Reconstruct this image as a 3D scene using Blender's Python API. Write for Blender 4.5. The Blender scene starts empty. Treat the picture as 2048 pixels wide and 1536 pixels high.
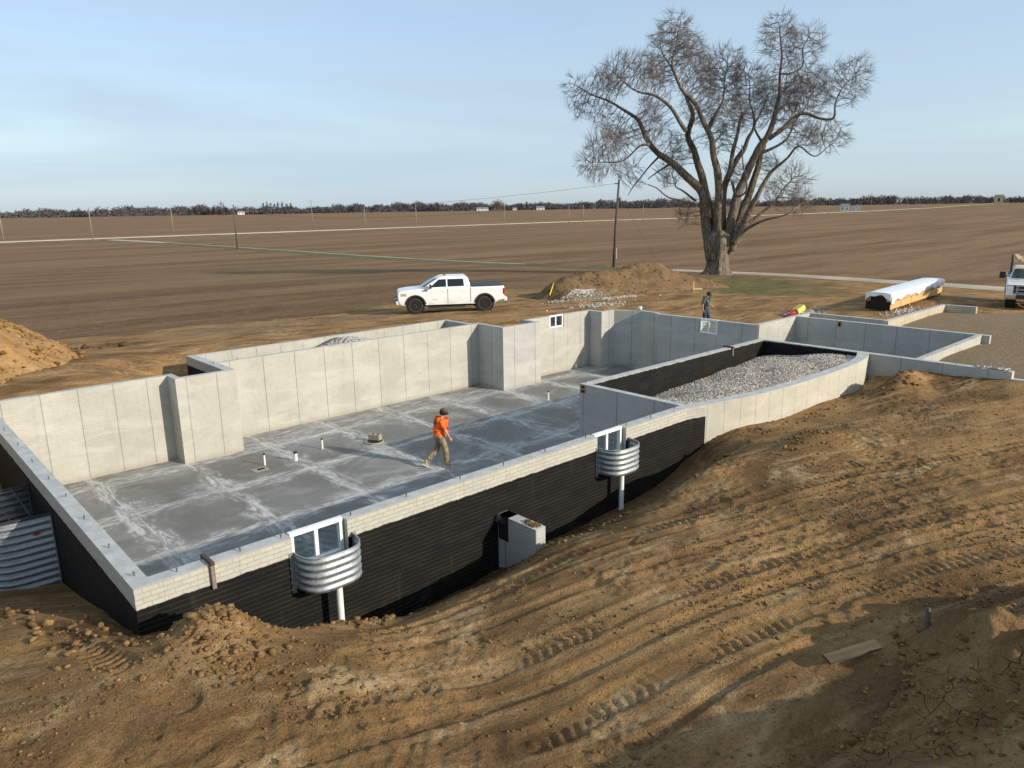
import bpy, math, random
import numpy as np
from mathutils import Vector, Matrix
from mathutils.kdtree import KDTree

random.seed(7)
RNG = np.random.default_rng(7)
S = bpy.context.scene
COL = S.collection

# ------------------------------------------------------------------ camera
CAM = np.array([0.0, 0.0, 7.56])
_yaw, _pit, _rol = math.radians(42.4956), math.radians(13.5593), math.radians(0.83388)
_F = np.array([math.sin(_yaw)*math.cos(_pit), math.cos(_yaw)*math.cos(_pit), -math.sin(_pit)])
_R0 = np.array([math.cos(_yaw), -math.sin(_yaw), 0.0]); _U0 = np.cross(_R0, _F)
_R = _R0*math.cos(_rol) - _U0*math.sin(_rol); _U = _R0*math.sin(_rol) + _U0*math.cos(_rol)
cam = bpy.data.cameras.new('camera'); camo = bpy.data.objects.new('camera', cam); COL.objects.link(camo)
camo.matrix_world = Matrix(((_R[0], _U[0], -_F[0], CAM[0]), (_R[1], _U[1], -_F[1], CAM[1]),
                            (_R[2], _U[2], -_F[2], CAM[2]), (0, 0, 0, 1)))
cam.sensor_width = 36.0; cam.lens = 1470.76/2048*36; cam.clip_end = 9000; cam.clip_start = 0.05
S.camera = camo

# ------------------------------------------------------------------ light
SUN_EL, SUN_AZ = math.radians(21.5), math.radians(-68.5)
SUN = Vector((math.cos(SUN_EL)*math.cos(SUN_AZ), math.cos(SUN_EL)*math.sin(SUN_AZ), math.sin(SUN_EL)))
sl = bpy.data.lights.new('sun', 'SUN'); sl.energy = 3.2; sl.angle = math.radians(0.55); sl.color = (1.0, 0.915, 0.78)
so = bpy.data.objects.new('sun', sl); COL.objects.link(so)
so.rotation_euler = SUN.to_track_quat('Z', 'Y').to_euler(); so.location = (10, -30, 40)
W = bpy.data.worlds.new('World'); S.world = W; W.use_nodes = True
nt = W.node_tree; nt.nodes.clear()
out = nt.nodes.new('ShaderNodeOutputWorld'); bg = nt.nodes.new('ShaderNodeBackground')
sky = nt.nodes.new('ShaderNodeTexSky'); sky.sky_type = 'NISHITA'; sky.sun_disc = False
sky.sun_elevation = SUN_EL; sky.sun_rotation = math.atan2(SUN.x, SUN.y)
sky.air_density = 1.0; sky.dust_density = 1.2; sky.ozone_density = 2.0; sky.altitude = 150
bg.inputs['Strength'].default_value = 0.135
tc = nt.nodes.new('ShaderNodeTexCoord'); mp = nt.nodes.new('ShaderNodeMapping')
mp.inputs['Scale'].default_value = (0.8, 0.8, 6.5); mp.inputs['Rotation'].default_value = (0.12, 0.05, 0.5)
cn = nt.nodes.new('ShaderNodeTexNoise'); cn.inputs['Scale'].default_value = 1.7; cn.inputs['Detail'].default_value = 5
cn.inputs['Roughness'].default_value = 0.5; cn.inputs['Distortion'].default_value = 0.4
cr = nt.nodes.new('ShaderNodeMapRange'); cr.inputs['From Min'].default_value = 0.36; cr.inputs['From Max'].default_value = 0.72
cr.inputs['To Min'].default_value = 0.50; cr.inputs['To Max'].default_value = 0.97
mx = nt.nodes.new('ShaderNodeMix'); mx.data_type = 'RGBA'; mx.inputs['B'].default_value = (2.45, 3.1, 3.75, 1)
L = nt.links
L.new(tc.outputs['Generated'], mp.inputs['Vector']); L.new(mp.outputs['Vector'], cn.inputs['Vector'])
L.new(cn.outputs['Fac'], cr.inputs['Value']); L.new(cr.outputs['Result'], mx.inputs['Factor'])
L.new(sky.outputs['Color'], mx.inputs['A']); L.new(mx.outputs['Result'], bg.inputs['Color'])
L.new(bg.outputs['Background'], out.inputs['Surface'])
S.view_settings.view_transform = 'Standard'; S.view_settings.look = 'None'
S.view_settings.exposure = 0.66; S.view_settings.gamma = 1.0
S.render.engine = 'CYCLES'; S.cycles.max_bounces = 6; S.cycles.transparent_max_bounces = 12

# ------------------------------------------------------------------ helpers
class MB:
    """collects polygons, then links them as one mesh object"""
    def __init__(s): s.v = []; s.f = []; s.m = []; s.uv = []; s.n = 0; s.cur = 0
    def add(s, verts, faces, uvs=None, mat=None):
        b = s.n; s.v.extend([tuple(map(float, p)) for p in verts]); s.n += len(verts)
        for i, f in enumerate(faces):
            s.f.append([b+k for k in f]); s.m.append(s.cur if mat is None else mat)
            s.uv.append(uvs[i] if uvs else None)
        return s
    def box(s, c, d, rot=None, mat=None):
        x, y, z = d[0]/2, d[1]/2, d[2]/2
        P = [(-x, -y, -z), (x, -y, -z), (x, y, -z), (-x, y, -z), (-x, -y, z), (x, -y, z), (x, y, z), (-x, y, z)]
        if rot is not None: P = [tuple(rot @ Vector(p)) for p in P]
        P = [(p[0]+c[0], p[1]+c[1], p[2]+c[2]) for p in P]
        return s.add(P, [(0, 3, 2, 1), (4, 5, 6, 7), (0, 1, 5, 4), (1, 2, 6, 5), (2, 3, 7, 6), (3, 0, 4, 7)], mat=mat)
    def tube(s, pts, radii, n=8, caps=True, mat=None):
        pts = [Vector(p) for p in pts]; rings = []; V = []; Fc = []
        up = None
        for i, p in enumerate(pts):
            d = (pts[min(i+1, len(pts)-1)] - pts[max(i-1, 0)])
            if d.length < 1e-9: d = Vector((0, 0, 1))
            d.normalize()
            if up is None: up = Vector((0, 0, 1)) if abs(d.z) < .9 else Vector((1, 0, 0))
            a = d.cross(up)
            if a.length < 1e-4: a = d.cross(Vector((0.3, 1, 0.2)))
            a.normalize(); b = d.cross(a); up = b.cross(d) * 1.0
            up = a.cross(d)
            r = radii[i] if hasattr(radii, '__len__') else radii
            for k in range(n):
                t = 2*math.pi*k/n
                V.append(p + (a*math.cos(t) + b*math.sin(t))*r)
        for i in range(len(pts)-1):
            for k in range(n):
                k2 = (k+1) % n
                Fc.append((i*n+k, i*n+k2, (i+1)*n+k2, (i+1)*n+k))
        if caps:
            Fc.append(tuple(range(n))[::-1]); Fc.append(tuple((len(pts)-1)*n+k for k in range(n)))
        return s.add(V, Fc, mat=mat)
    def cyl(s, c, r, h, n=16, axis='Z', r2=None, mat=None):
        d = {'Z': Vector((0, 0, 1)), 'Y': Vector((0, 1, 0)), 'X': Vector((1, 0, 0))}[axis]
        c = Vector(c)
        return s.tube([c - d*h/2, c + d*h/2], [r, r if r2 is None else r2], n, mat=mat)
    def extrude(s, outline, y0, y1, mat=None):
        """outline in (x,z), extruded along y"""
        n = len(outline)
        V = [(x, y0, z) for x, z in outline] + [(x, y1, z) for x, z in outline]
        F = [tuple(range(n)), tuple(range(n, 2*n))[::-1]] + [(i, n+i, n+(i+1) % n, (i+1) % n) for i in range(n)]
        return s.add(V, F, mat=mat)
    def build(s, name, mats, parent=None, smooth=False, bevel=0, loc=None, M=None, solid=0, fixn=False):
        me = bpy.data.meshes.new(name)
        V = s.v
        if M is not None: V = [tuple(M @ Vector(p)) for p in V]
        me.from_pydata(V, [], s.f); 
        if not isinstance(mats, (list, tuple)): mats = [mats]
        for m in mats: me.materials.append(m)
        me.polygons.foreach_set('material_index', s.m)
        if any(u is not None for u in s.uv):
            ul = me.uv_layers.new(name='UVMap'); data = []
            for f, u in zip(s.f, s.uv): data.extend([c for p in (u or [(0, 0)]*len(f)) for c in p])
            ul.data.foreach_set('uv', data)
        if fixn:
            import bmesh
            bm = bmesh.new(); bm.from_mesh(me); bmesh.ops.recalc_face_normals(bm, faces=bm.faces[:]); bm.to_mesh(me); bm.free()
        if smooth: me.polygons.foreach_set('use_smooth', [True]*len(s.f))
        me.update()
        o = bpy.data.objects.new(name, me); COL.objects.link(o)
        if parent: o.parent = parent
        if loc is not None: o.location = loc
        if bevel:
            b = o.modifiers.new('bevel', 'BEVEL'); b.width = bevel; b.segments = 2; b.limit_method = 'ANGLE'; b.angle_limit = math.radians(35)
        if solid:
            b = o.modifiers.new('solid', 'SOLIDIFY'); b.thickness = solid
        return o

def np_mesh(name, V, F, mats, parent=None, smooth=False, attrs=None):
    """V (n,3), F (m,k) numpy arrays -> one object"""
    me = bpy.data.meshes.new(name); V = np.asarray(V, np.float32); F = np.asarray(F, np.int32)
    m, k = F.shape
    me.vertices.add(len(V)); me.vertices.foreach_set('co', V.ravel())
    me.loops.add(m*k); me.loops.foreach_set('vertex_index', F.ravel())
    me.polygons.add(m); me.polygons.foreach_set('loop_start', np.arange(0, m*k, k, dtype=np.int32))
    me.polygons.foreach_set('loop_total', np.full(m, k, np.int32))
    if smooth: me.polygons.foreach_set('use_smooth', np.ones(m, bool))
    for a, val in (attrs or {}).items():
        at = me.color_attributes.new(a, 'FLOAT_COLOR', 'POINT'); at.data.foreach_set('color', np.asarray(val, np.float32).ravel())
    if not isinstance(mats, (list, tuple)): mats = [mats]
    for x in mats: me.materials.append(x)
    me.update(calc_edges=True)
    o = bpy.data.objects.new(name, me); COL.objects.link(o)
    if parent: o.parent = parent
    return o

def empty(name, loc=(0, 0, 0), rz=0.0):
    o = bpy.data.objects.new(name, None); COL.objects.link(o); o.empty_display_size = 0.2
    o.location = loc; o.rotation_euler = (0, 0, rz); return o
def tag(o, label=None, cat=None, group=None, kind=None):
    if label: o['label'] = label
    if cat: o['category'] = cat
    if group: o['group'] = group
    if kind: o['kind'] = kind
    return o
def kids(o): return [c for c in bpy.data.objects if c.parent == o]
def copy_tree(o, parent=None, table=None):
    c = o.copy(); COL.objects.link(c)
    if parent: c.parent = parent
    for ch in kids(o): copy_tree(ch, c)
    return c

# numpy noise
def _hash(ix, iy, seed):
    h = (ix.astype(np.int64)*374761393 + iy.astype(np.int64)*668265263 + seed*974634777) & 0xffffffff
    h = ((h ^ (h >> 13))*1274126177) & 0xffffffff
    h = h ^ (h >> 16)
    return (h & 0xffff)/65535.0
def vnoise(x, y, seed=0):
    x = np.asarray(x, float); y = np.asarray(y, float)
    ix = np.floor(x); iy = np.floor(y); fx = x-ix; fy = y-iy
    fx = fx*fx*fx*(fx*(fx*6-15)+10); fy = fy*fy*fy*(fy*(fy*6-15)+10)
    a = _hash(ix, iy, seed); b = _hash(ix+1, iy, seed); c = _hash(ix, iy+1, seed); d = _hash(ix+1, iy+1, seed)
    return (a*(1-fx)+b*fx)*(1-fy) + (c*(1-fx)+d*fx)*fy
def fbm(x, y, oct=4, seed=0, gain=.5):
    t = 0; a = 1; n = 0
    for i in range(oct):
        t = t + a*(vnoise(x, y, seed+i)-.5)*2; n += a; a *= gain
        x, y = x*1.93*.8 - y*1.93*.6 + 3.1, x*1.93*.6 + y*1.93*.8 + 1.7
    return t/n
def sstep(a, b, x):
    t = np.clip((np.asarray(x, float)-a)/(b-a), 0, 1); return t*t*(3-2*t)
def inpoly(x, y, poly):
    r = np.zeros(np.shape(x), bool); n = len(poly); j = n-1
    for i in range(n):
        xi, yi = poly[i]; xj, yj = poly[j]
        c = ((yi > y) != (yj > y)) & (x < (xj-xi)*(y-yi)/((yj-yi) if yj != yi else 1e-9)+xi)
        r ^= c; j = i
    return r
def seg_dist(x, y, pts):
    """distance to a polyline, and arc length along it"""
    best = np.full(np.shape(x), 1e9); s_at = np.zeros(np.shape(x)); L0 = 0.0
    for (ax, ay), (bx, by) in zip(pts[:-1], pts[1:]):
        dx, dy = bx-ax, by-ay; l2 = dx*dx+dy*dy; l = math.sqrt(l2)
        t = np.clip(((x-ax)*dx+(y-ay)*dy)/l2, 0, 1)
        d = np.hypot(x-ax-t*dx, y-ay-t*dy); k = d < best
        best = np.where(k, d, best); s_at = np.where(k, L0+t*l, s_at); L0 += l
    return best, s_at

# ------------------------------------------------------------------ materials
class NG:
    """tiny node helper"""
    def __init__(s, name):
        s.m = bpy.data.materials.new(name); s.m.use_nodes = True; s.nt = s.m.node_tree
        s.b = s.nt.nodes['Principled BSDF']; s.out = s.nt.nodes['Material Output']
    def n(s, t, ins=None, **kw):
        x = s.nt.nodes.new('ShaderNode'+t)
        for k, v in kw.items(): setattr(x, k, v)
        for k, v in (ins or {}).items(): s.set(x.inputs[k], v)
        return x
    def set(s, sock, v):
        if isinstance(v, bpy.types.NodeSocket): s.nt.links.new(v, sock)
        else: sock.default_value = v
    def pos(s): return s.n('NewGeometry').outputs['Position']
    def uv(s): return s.n('UVMap', uv_map='UVMap').outputs['UV']
    def obj(s): return s.n('TexCoord').outputs['Object']
    def scale(s, v, sc): return s.n('Mapping', {'Vector': v, 'Scale': sc}).outputs['Vector']
    def noise(s, v, sc, det=4, rough=.5, dist=0): return s.n('TexNoise', {'Vector': v, 'Scale': sc, 'Detail': det, 'Roughness': rough, 'Distortion': dist}).outputs['Fac']
    def math(s, op, a, b=0.0, c=0.0, clamp=False):
        x = s.n('Math', operation=op, use_clamp=clamp); s.set(x.inputs[0], a); s.set(x.inputs[1], b); s.set(x.inputs[2], c); return x.outputs[0]
    def rng(s, v, a, b, c=0.0, d=1.0, smooth=True):
        x = s.n('MapRange', {'Value': v, 'From Min': a, 'From Max': b, 'To Min': c, 'To Max': d}); 
        if smooth: x.interpolation_type = 'SMOOTHSTEP'
        return x.outputs['Result']
    def mix(s, f, a, b, blend='MIX'):
        x = s.n('Mix', data_type='RGBA', blend_type=blend); s.set(x.inputs['Factor'], f)
        for k, v in (('A', a), ('B', b)):
            if isinstance(v, (tuple, list)) and len(v) == 3: v = (*v, 1)
            i = [q for q in x.inputs if q.name == k and q.type == 'RGBA'][0]; s.set(i, v)
        return [q for q in x.outputs if q.type == 'RGBA'][0]
    def sep(s, v): 
        x = s.n('SeparateXYZ', {'Vector': v}); return x.outputs
    def bump(s, h, dist=.01, strength=1.0, prev=None):
        x = s.n('Bump', {'Height': h, 'Distance': dist, 'Strength': strength})
        if prev is not None: s.set(x.inputs['Normal'], prev)
        return x.outputs['Normal']
    def fin(s, color=None, rough=None, metal=None, normal=None, **kw):
        for k, v in (('Base Color', color), ('Roughness', rough), ('Metallic', metal), ('Normal', normal)):
            if v is None: continue
            if k == 'Base Color' and isinstance(v, (tuple, list)) and len(v) == 3: v = (*v, 1)
            s.set(s.b.inputs[k], v)
        for k, v in kw.items(): s.set(s.b.inputs[k.replace('_', ' ')], v)
        return s.m

def simple(name, col, rough=.6, metal=0, var=.12, sc=6.0, bump=0.0, bsc=40, **kw):
    g = NG(name); v = g.obj(); n = g.noise(v, sc, 5, .6)
    c = g.mix(g.rng(n, .3, .7), tuple(x*(1-var) for x in col), tuple(min(1, x*(1+var)) for x in col))
    nm = g.bump(g.noise(v, bsc, 3), bump) if bump else None
    return g.fin(c, rough, metal, nm, **kw)

def concrete_nodes(g, base=(.43, .41, .35), seam=.92, tint=1.0, lines=.076, lstr=1.0):
    """formed concrete: faint courses of the form pattern, panel seams, stains; returns colour and normal"""
    uv = g.uv(); u, v = g.sep(uv)[0], g.sep(uv)[1]
    pos = g.pos()
    n1 = g.noise(pos, .8, 5, .6); n2 = g.noise(pos, 7, 4, .65); n3 = g.noise(pos, 60, 3, .7)
    fr = g.math('FRACT', g.math('DIVIDE', v, lines))
    ln = g.math('SUBTRACT', 1.0, g.rng(g.math('ABSOLUTE', g.math('SUBTRACT', fr, .5)), .32, .5, 1.0, 0.0))
    fade = g.rng(g.noise(g.scale(pos, (1.2, 1.2, 3)), 1.0, 3), .38, .62, .15, 1.0)
    ln = g.math('MULTIPLY', ln, fade)
    up = g.math('DIVIDE', u, seam)
    cell = g.math('FLOOR', up)
    wn = g.n('TexWhiteNoise', {'W': cell}, noise_dimensions='1D').outputs['Value']
    sf = g.math('ABSOLUTE', g.math('SUBTRACT', g.math('FRACT', g.math('ADD', up, g.math('MULTIPLY', g.math('SUBTRACT', wn, .5), .0))), .5))
    sm = g.math('SUBTRACT', 1.0, g.rng(g.math('SUBTRACT', .5, sf), .004, .022, 0.0, 1.0))
    # faint half-panel seams and vertical run marks
    st = g.noise(g.scale(pos, (3.2, 3.2, .25)), 1.6, 4, .6)
    c = g.mix(g.rng(n1, .3, .7), tuple(x*.88 for x in base), tuple(x*1.08 for x in base))
    c = g.mix(g.math('MULTIPLY', g.rng(wn, 0, 1, 0, .35, False), 1.0), c, tuple(base[i]*(.80, .80, .82)[i] for i in range(3)))
    c = g.mix(g.rng(st, .55, .8, 0, .35), c, (base[0]*.72, base[1]*.66, base[2]*.55))
    c = g.mix(g.rng(n2, .42, .7, 0, .30), c, tuple(x*.72 for x in base))
    c = g.mix(g.rng(n3, .6, .8, 0, .5), c, tuple(x*.5 for x in base))
    c = g.mix(g.math('MULTIPLY', ln, .30*lstr), c, tuple(x*.42 for x in base))
    c = g.mix(g.math('MULTIPLY', sm, .62), c, tuple(x*.30 for x in base))
    tu = g.math('MULTIPLY', g.math('SUBTRACT', g.math('FRACT', g.math('ADD', g.math('DIVIDE', u, .46), .27)), .5), .46)
    tv = g.math('MULTIPLY', g.math('SUBTRACT', g.math('FRACT', g.math('ADD', g.math('DIVIDE', v, .61), .2)), .5), .61)
    td = g.math('SQRT', g.math('ADD', g.math('MULTIPLY', tu, tu), g.math('MULTIPLY', tv, tv)))
    c = g.mix(g.rng(td, .008, .018, .55, 0), c, tuple(x*.32 for x in base))
    dr = g.noise(g.scale(uv, (6.5, .22, 1)), 1.4, 4, .7); drm = g.math('MULTIPLY', g.rng(dr, .56, .74), g.rng(v, .2, 2.6, .15, .75))
    c = g.mix(g.math('MULTIPLY', drm, .5), c, (base[0]*.62, base[1]*.55, base[2]*.44))
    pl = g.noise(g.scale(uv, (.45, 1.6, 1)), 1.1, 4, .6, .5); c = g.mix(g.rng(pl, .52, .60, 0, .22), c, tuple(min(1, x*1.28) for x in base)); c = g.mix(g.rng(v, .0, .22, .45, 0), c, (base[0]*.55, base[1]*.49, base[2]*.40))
    h = g.math('SUBTRACT', g.math('MULTIPLY', n3, .15), g.math('ADD', g.math('MULTIPLY', ln, .6*lstr), sm))
    return c, g.bump(h, .006, .8)

def make_concrete(name, **kw):
    g = NG(name); c, n = concrete_nodes(g, **kw); return g.fin(c, .85, 0, n)

def make_coated(name, line, brick=True):
    """outside of a wall: brick-pattern concrete on top, black damp-proof coating below a ragged line"""
    g = NG(name); uv = g.uv(); o = g.sep(uv); u, v = o[0], o[1]; pos = g.pos()
    base = (.48, .455, .385)
    br = g.n('TexBrick', {'Vector': uv, 'Scale': 1.0, 'Mortar Size': .0045, 'Mortar Smooth': .35, 'Brick Width': .205, 'Row Height': .0765,
                          'Color1': (*base, 1), 'Color2': tuple(x*.88 for x in base)+(1,), 'Mortar': tuple(x*.76 for x in base)+(1,)})
    n2 = g.noise(pos, 9, 4, .65); n3 = g.noise(pos, 70, 3, .7)
    c = g.mix(g.rng(n2, .4, .72, 0, .35), br.outputs['Color'], tuple(x*.7 for x in base))
    c = g.mix(g.rng(n3, .55, .8, 0, .4), c, tuple(x*.55 for x in base))
    fr = g.math('FRACT', g.math('DIVIDE', u, 1.05)); sm = g.rng(g.math('ABSOLUTE', g.math('SUBTRACT', fr, .5)), 0, .006, 1.0, 0.0)
    c = g.mix(g.math('MULTIPLY', sm, .6), c, tuple(x*.35 for x in base))
    rag = g.noise(g.scale(uv, (1, 0, 0)), 3.0, 5, .65)
    edge = g.math('ADD', line-.045, g.math('MULTIPLY', rag, .09))
    d = g.math('SUBTRACT', edge, v)
    blk = g.rng(d, -.004, .012)
    # course joints on the coating painted paler, as if catching light
    f2 = g.math('FRACT', g.math('DIVIDE', v, .0765)); l2 = g.rng(g.math('ABSOLUTE', g.math('SUBTRACT', f2, .5)), .40, .49)
    n5 = g.noise(g.scale(pos, (1, 1, 3)), 1.7, 5, .6)
    l2 = g.math('MULTIPLY', l2, g.rng(n5, .30, .62, .25, .9))
    bc = g.mix(g.rng(n5, .35, .75), (.0035, .0034, .003), (.0085, .0078, .006))
    bc = g.mix(l2, bc, (.062, .056, .042))
    dst = g.rng(v, .55, 1.25, 1.0, 0.0); dust = g.math('MULTIPLY', dst, g.rng(g.noise(pos, 3.3, 5, .7), .48, .75))
    bc = g.mix(g.math('MULTIPLY', dust, .6), bc, (.095, .066, .038)); bc = g.mix(g.math('MULTIPLY', g.rng(g.noise(g.scale(uv, (3.5, .5, 1)), 1.2, 5, .7), .58, .72), .35), bc, (.040, .036, .024))
    col = g.mix(blk, c, bc)
    rg = g.math('SUBTRACT', .85, g.math('MULTIPLY', blk, .10))
    h1 = g.math('ADD', g.math('MULTIPLY', br.outputs['Fac'], -1.0), g.math('MULTIPLY', n3, .5))
    return g.fin(col, rg, 0, g.bump(h1, .006, .9), Specular_IOR_Level=.22)

M = {}
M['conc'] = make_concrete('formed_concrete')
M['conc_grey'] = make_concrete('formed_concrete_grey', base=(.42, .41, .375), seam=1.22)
M['coat'] = make_coated('coated_wall', 2.385)
M['black'] = make_coated('pocket_coating', 2.665)
g = NG('wall_top'); p = g.pos(); n = g.noise(p, 3, 6, .65); n2 = g.noise(p, 40, 3, .7)
c = g.mix(g.rng(n, .3, .7), (.36, .36, .34), (.50, .50, .475)); c = g.mix(g.rng(n2, .55, .75, 0, .5), c, (.25, .24, .22))
M['top'] = g.fin(c, .9, 0, g.bump(n2, .004))
g = NG('dusty_wall_top'); p = g.pos(); n = g.noise(p, 2.5, 6, .7); n2 = g.noise(p, 40, 3, .7)
c = g.mix(g.rng(n2, .3, .7), (.38, .375, .34), (.47, .465, .43)); c = g.mix(g.rng(n, .50, .66, 0, .8), c, (.25, .17, .10))
M['top_dirt'] = g.fin(c, .95, 0, g.bump(n2, .005))

# slab: dark trowelled concrete with chalky dust along saw cuts
g = NG('slab_concrete'); p = g.pos(); o = g.sep(p); X, Y = o[0], o[1]
def cut(coord, off, sp):
    f = g.math('FRACT', g.math('ADD', g.math('DIVIDE', g.math('SUBTRACT', coord, off), sp), .5))
    return g.math('MULTIPLY', g.math('ABSOLUTE', g.math('SUBTRACT', f, .5)), sp)
wob = g.noise(p, 1.1, 3, .5)
dx = cut(X, 4.62, 2.566); dy = cut(Y, 16.62, 2.92)
nz = g.noise(p, .9, 5, .62); nf = g.noise(p, 6, 5, .7); nff = g.noise(p, 45, 3, .7)
stx = g.noise(g.scale(p, (.55, 3.6, 1)), 1.5, 6, .68, 1.6); sty = g.noise(g.scale(p, (3.6, .6, 1)), 1.3, 6, .68, 1.4)
bw = g.math('ADD', .12, g.math('MULTIPLY', g.rng(nz, .30, .68), 1.0))
b1 = g.math('MULTIPLY', g.math('SUBTRACT', 1.0, g.rng(g.math('DIVIDE', dx, bw), 0, 1.0)), g.rng(sty, .34, .66, .05, 1))
b2 = g.math('MULTIPLY', g.math('SUBTRACT', 1.0, g.rng(g.math('DIVIDE', dy, bw), 0, 1.0)), g.rng(stx, .34, .66, .05, 1))
wisp = g.math('MULTIPLY', g.rng(stx, .54, .78), g.rng(nz, .42, .7))
far = g.math('MULTIPLY', g.rng(Y, 20.5, 23.2), g.rng(stx, .42, .66, 0, .75))
dust = g.math('MAXIMUM', g.math('MAXIMUM', b1, b2), g.math('MAXIMUM', g.math('MULTIPLY', wisp, .75), far))
dust = g.math('MULTIPLY', dust, g.rng(nf, .25, .6, .45, 1.0))
damp = g.noise(p, .38, 3, .5, .6)
c = g.mix(g.rng(damp, .38, .62), (.195, .190, .176), (.132, .127, .110))
c = g.mix(g.rng(nf, .4, .72, 0, .4), c, (.215, .212, .20)); c = g.mix(g.rng(nff, .6, .8, 0, .3), c, (.07, .07, .065))
haze_ = g.math('MULTIPLY', g.rng(g.noise(p, .55, 6, .68, 1.0), .46, .70), g.rng(nff, .2, .7, .6, 1.0)); c = g.mix(g.math('MULTIPLY', haze_, .38), c, (.50, .495, .475))
c = g.mix(g.math('MULTIPLY', g.math('MULTIPLY', g.rng(Y, 18.5, 12.0), g.rng(nz, .35, .65, .3, 1)), .30), c, (.45, .445, .43))  # chalk smears, paled towards the front wall to lighten its shadowed strip
c = g.mix(g.math('MULTIPLY', g.rng(dust, .0, 1.0), .80), c, (.64, .63, .60))
sawx = g.rng(dx, .004, .014, 1.0, 0.0); sawy = g.rng(dy, .004, .014, 1.0, 0.0)
c = g.mix(g.math('MULTIPLY', g.math('MAXIMUM', sawx, sawy), .35), c, (.06, .06, .06))
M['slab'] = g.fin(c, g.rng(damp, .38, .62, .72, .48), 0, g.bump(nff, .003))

# ground
DIRT_D, DIRT_M, DIRT_L = (.190, .108, .048), (.475, .274, .116), (.65, .46, .25)
def dirt_color(g, p, dark=None):
    n1 = g.noise(g.scale(p, (.55, 1.0, 1)), .75, 6, .62, .6); n2 = g.noise(p, 4.2, 5, .68); n3 = g.noise(p, 26, 4, .72); n4 = g.noise(g.scale(p, (.4, 1.1, 1)), 1.35, 5, .6, .8)
    c = g.mix(g.rng(n1, .32, .66), DIRT_D, DIRT_M)
    rot = g.n('Mapping', {'Vector': p, 'Rotation': (0, 0, math.radians(21))}).outputs['Vector']
    n8 = g.noise(g.scale(rot, (.16, 2.6, 1)), 1.5, 6, .66, .35); n9 = g.noise(g.scale(rot, (.5, 7.0, 1)), 1.6, 4, .7)
    c = g.mix(g.rng(n8, .50, .68, 0, .45), c, DIRT_L); c = g.mix(g.rng(n8, .44, .28, 0, .45), c, DIRT_D); c = g.mix(g.rng(n9, .58, .74, 0, .30), c, DIRT_D)
    c = g.mix(g.rng(n2, .48, .72, 0, .55), c, DIRT_D)
    c = g.mix(g.math('MULTIPLY', g.rng(n4, .52, .70, 0, .75), g.rng(n2, .38, .56, .1, 1.0)), c, DIRT_L)
    c = g.mix(g.rng(n3, .50, .72, 0, .7), c, (.070, .040, .018)); c = g.mix(g.rng(n3, .46, .28, 0, .5), c, (.42, .28, .13))
    n7 = g.noise(p, 85, 2, .7); c = g.mix(g.rng(n7, .52, .72, 0, .55), c, (.075, .043, .019)); c = g.mix(g.rng(n7, .44, .26, 0, .4), c, (.46, .33, .17))
    return c, n2, n3
g = NG('ground_soil'); p = g.pos()
zone = g.n('VertexColor', layer_name='zone'); zs = g.n('SeparateColor', {'Color': zone.outputs['Color']}).outputs
c, n2, n3 = dirt_color(g, p)
# tilled field with stubble rows
r1 = g.noise(g.scale(p, (.012, .16, 1)), 1.0, 6, .68, .25); r2 = g.noise(g.scale(p, (.10, 1.3, 1)), 1.0, 5, .7); r3 = g.noise(g.scale(p, (.6, 1, 1)), 1.3, 6, .85)
fc = g.mix(g.rng(r1, .34, .64), (.150, .088, .047), (.265, .165, .088))
fc = g.mix(g.rng(r2, .48, .72, 0, .6), fc, (.27, .185, .115)); fc = g.mix(g.rng(r2, .44, .25, 0, .6), fc, (.105, .066, .044))
fc = g.mix(g.rng(r3, .53, .68, 0, .65), fc, (.35, .255, .165)); fc = g.mix(g.rng(r3, .46, .32, 0, .75), fc, (.080, .052, .036))
r4 = g.noise(g.scale(p, (.006, .09, 1)), 1.0, 5, .62, .4); fc = g.mix(g.rng(r4, .55, .70, 0, .55), fc, (.19, .16, .075))
c = g.mix(zs[0], c, fc)
gn = g.noise(p, 1.6, 5, .7); gr = g.mix(g.rng(gn, .35, .65), (.098, .112, .036), (.20, .165, .075))
c = g.mix(g.math('MULTIPLY', zs[1], g.rng(g.noise(p, .8, 5, .7), .30, .52)), c, gr)
vo = g.n('TexVoronoi', {'Vector': p, 'Scale': 26.0}); gv = g.mix(vo.outputs['Color'], (.30, .215, .13), (.45, .335, .215)); gv = g.mix(g.rng(vo.outputs['Distance'], .25, .6, 0, .6), gv, (.15, .105, .066))
c = g.mix(zs[2], c, gv)
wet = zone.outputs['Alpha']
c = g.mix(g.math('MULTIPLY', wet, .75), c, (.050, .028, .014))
near = g.rng(g.n('CameraData').outputs['View Distance'], 20, 90, 1.0, .25) if False else 1.0
n6 = g.noise(p, 70, 3, .75); h = g.math('ADD', g.math('ADD', g.math('MULTIPLY', n3, .8), g.math('MULTIPLY', n6, .35)), g.math('MULTIPLY', n2, .7))
M['ground'] = g.fin(c, .95, 0, g.bump(h, .075, 1.0))

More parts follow.
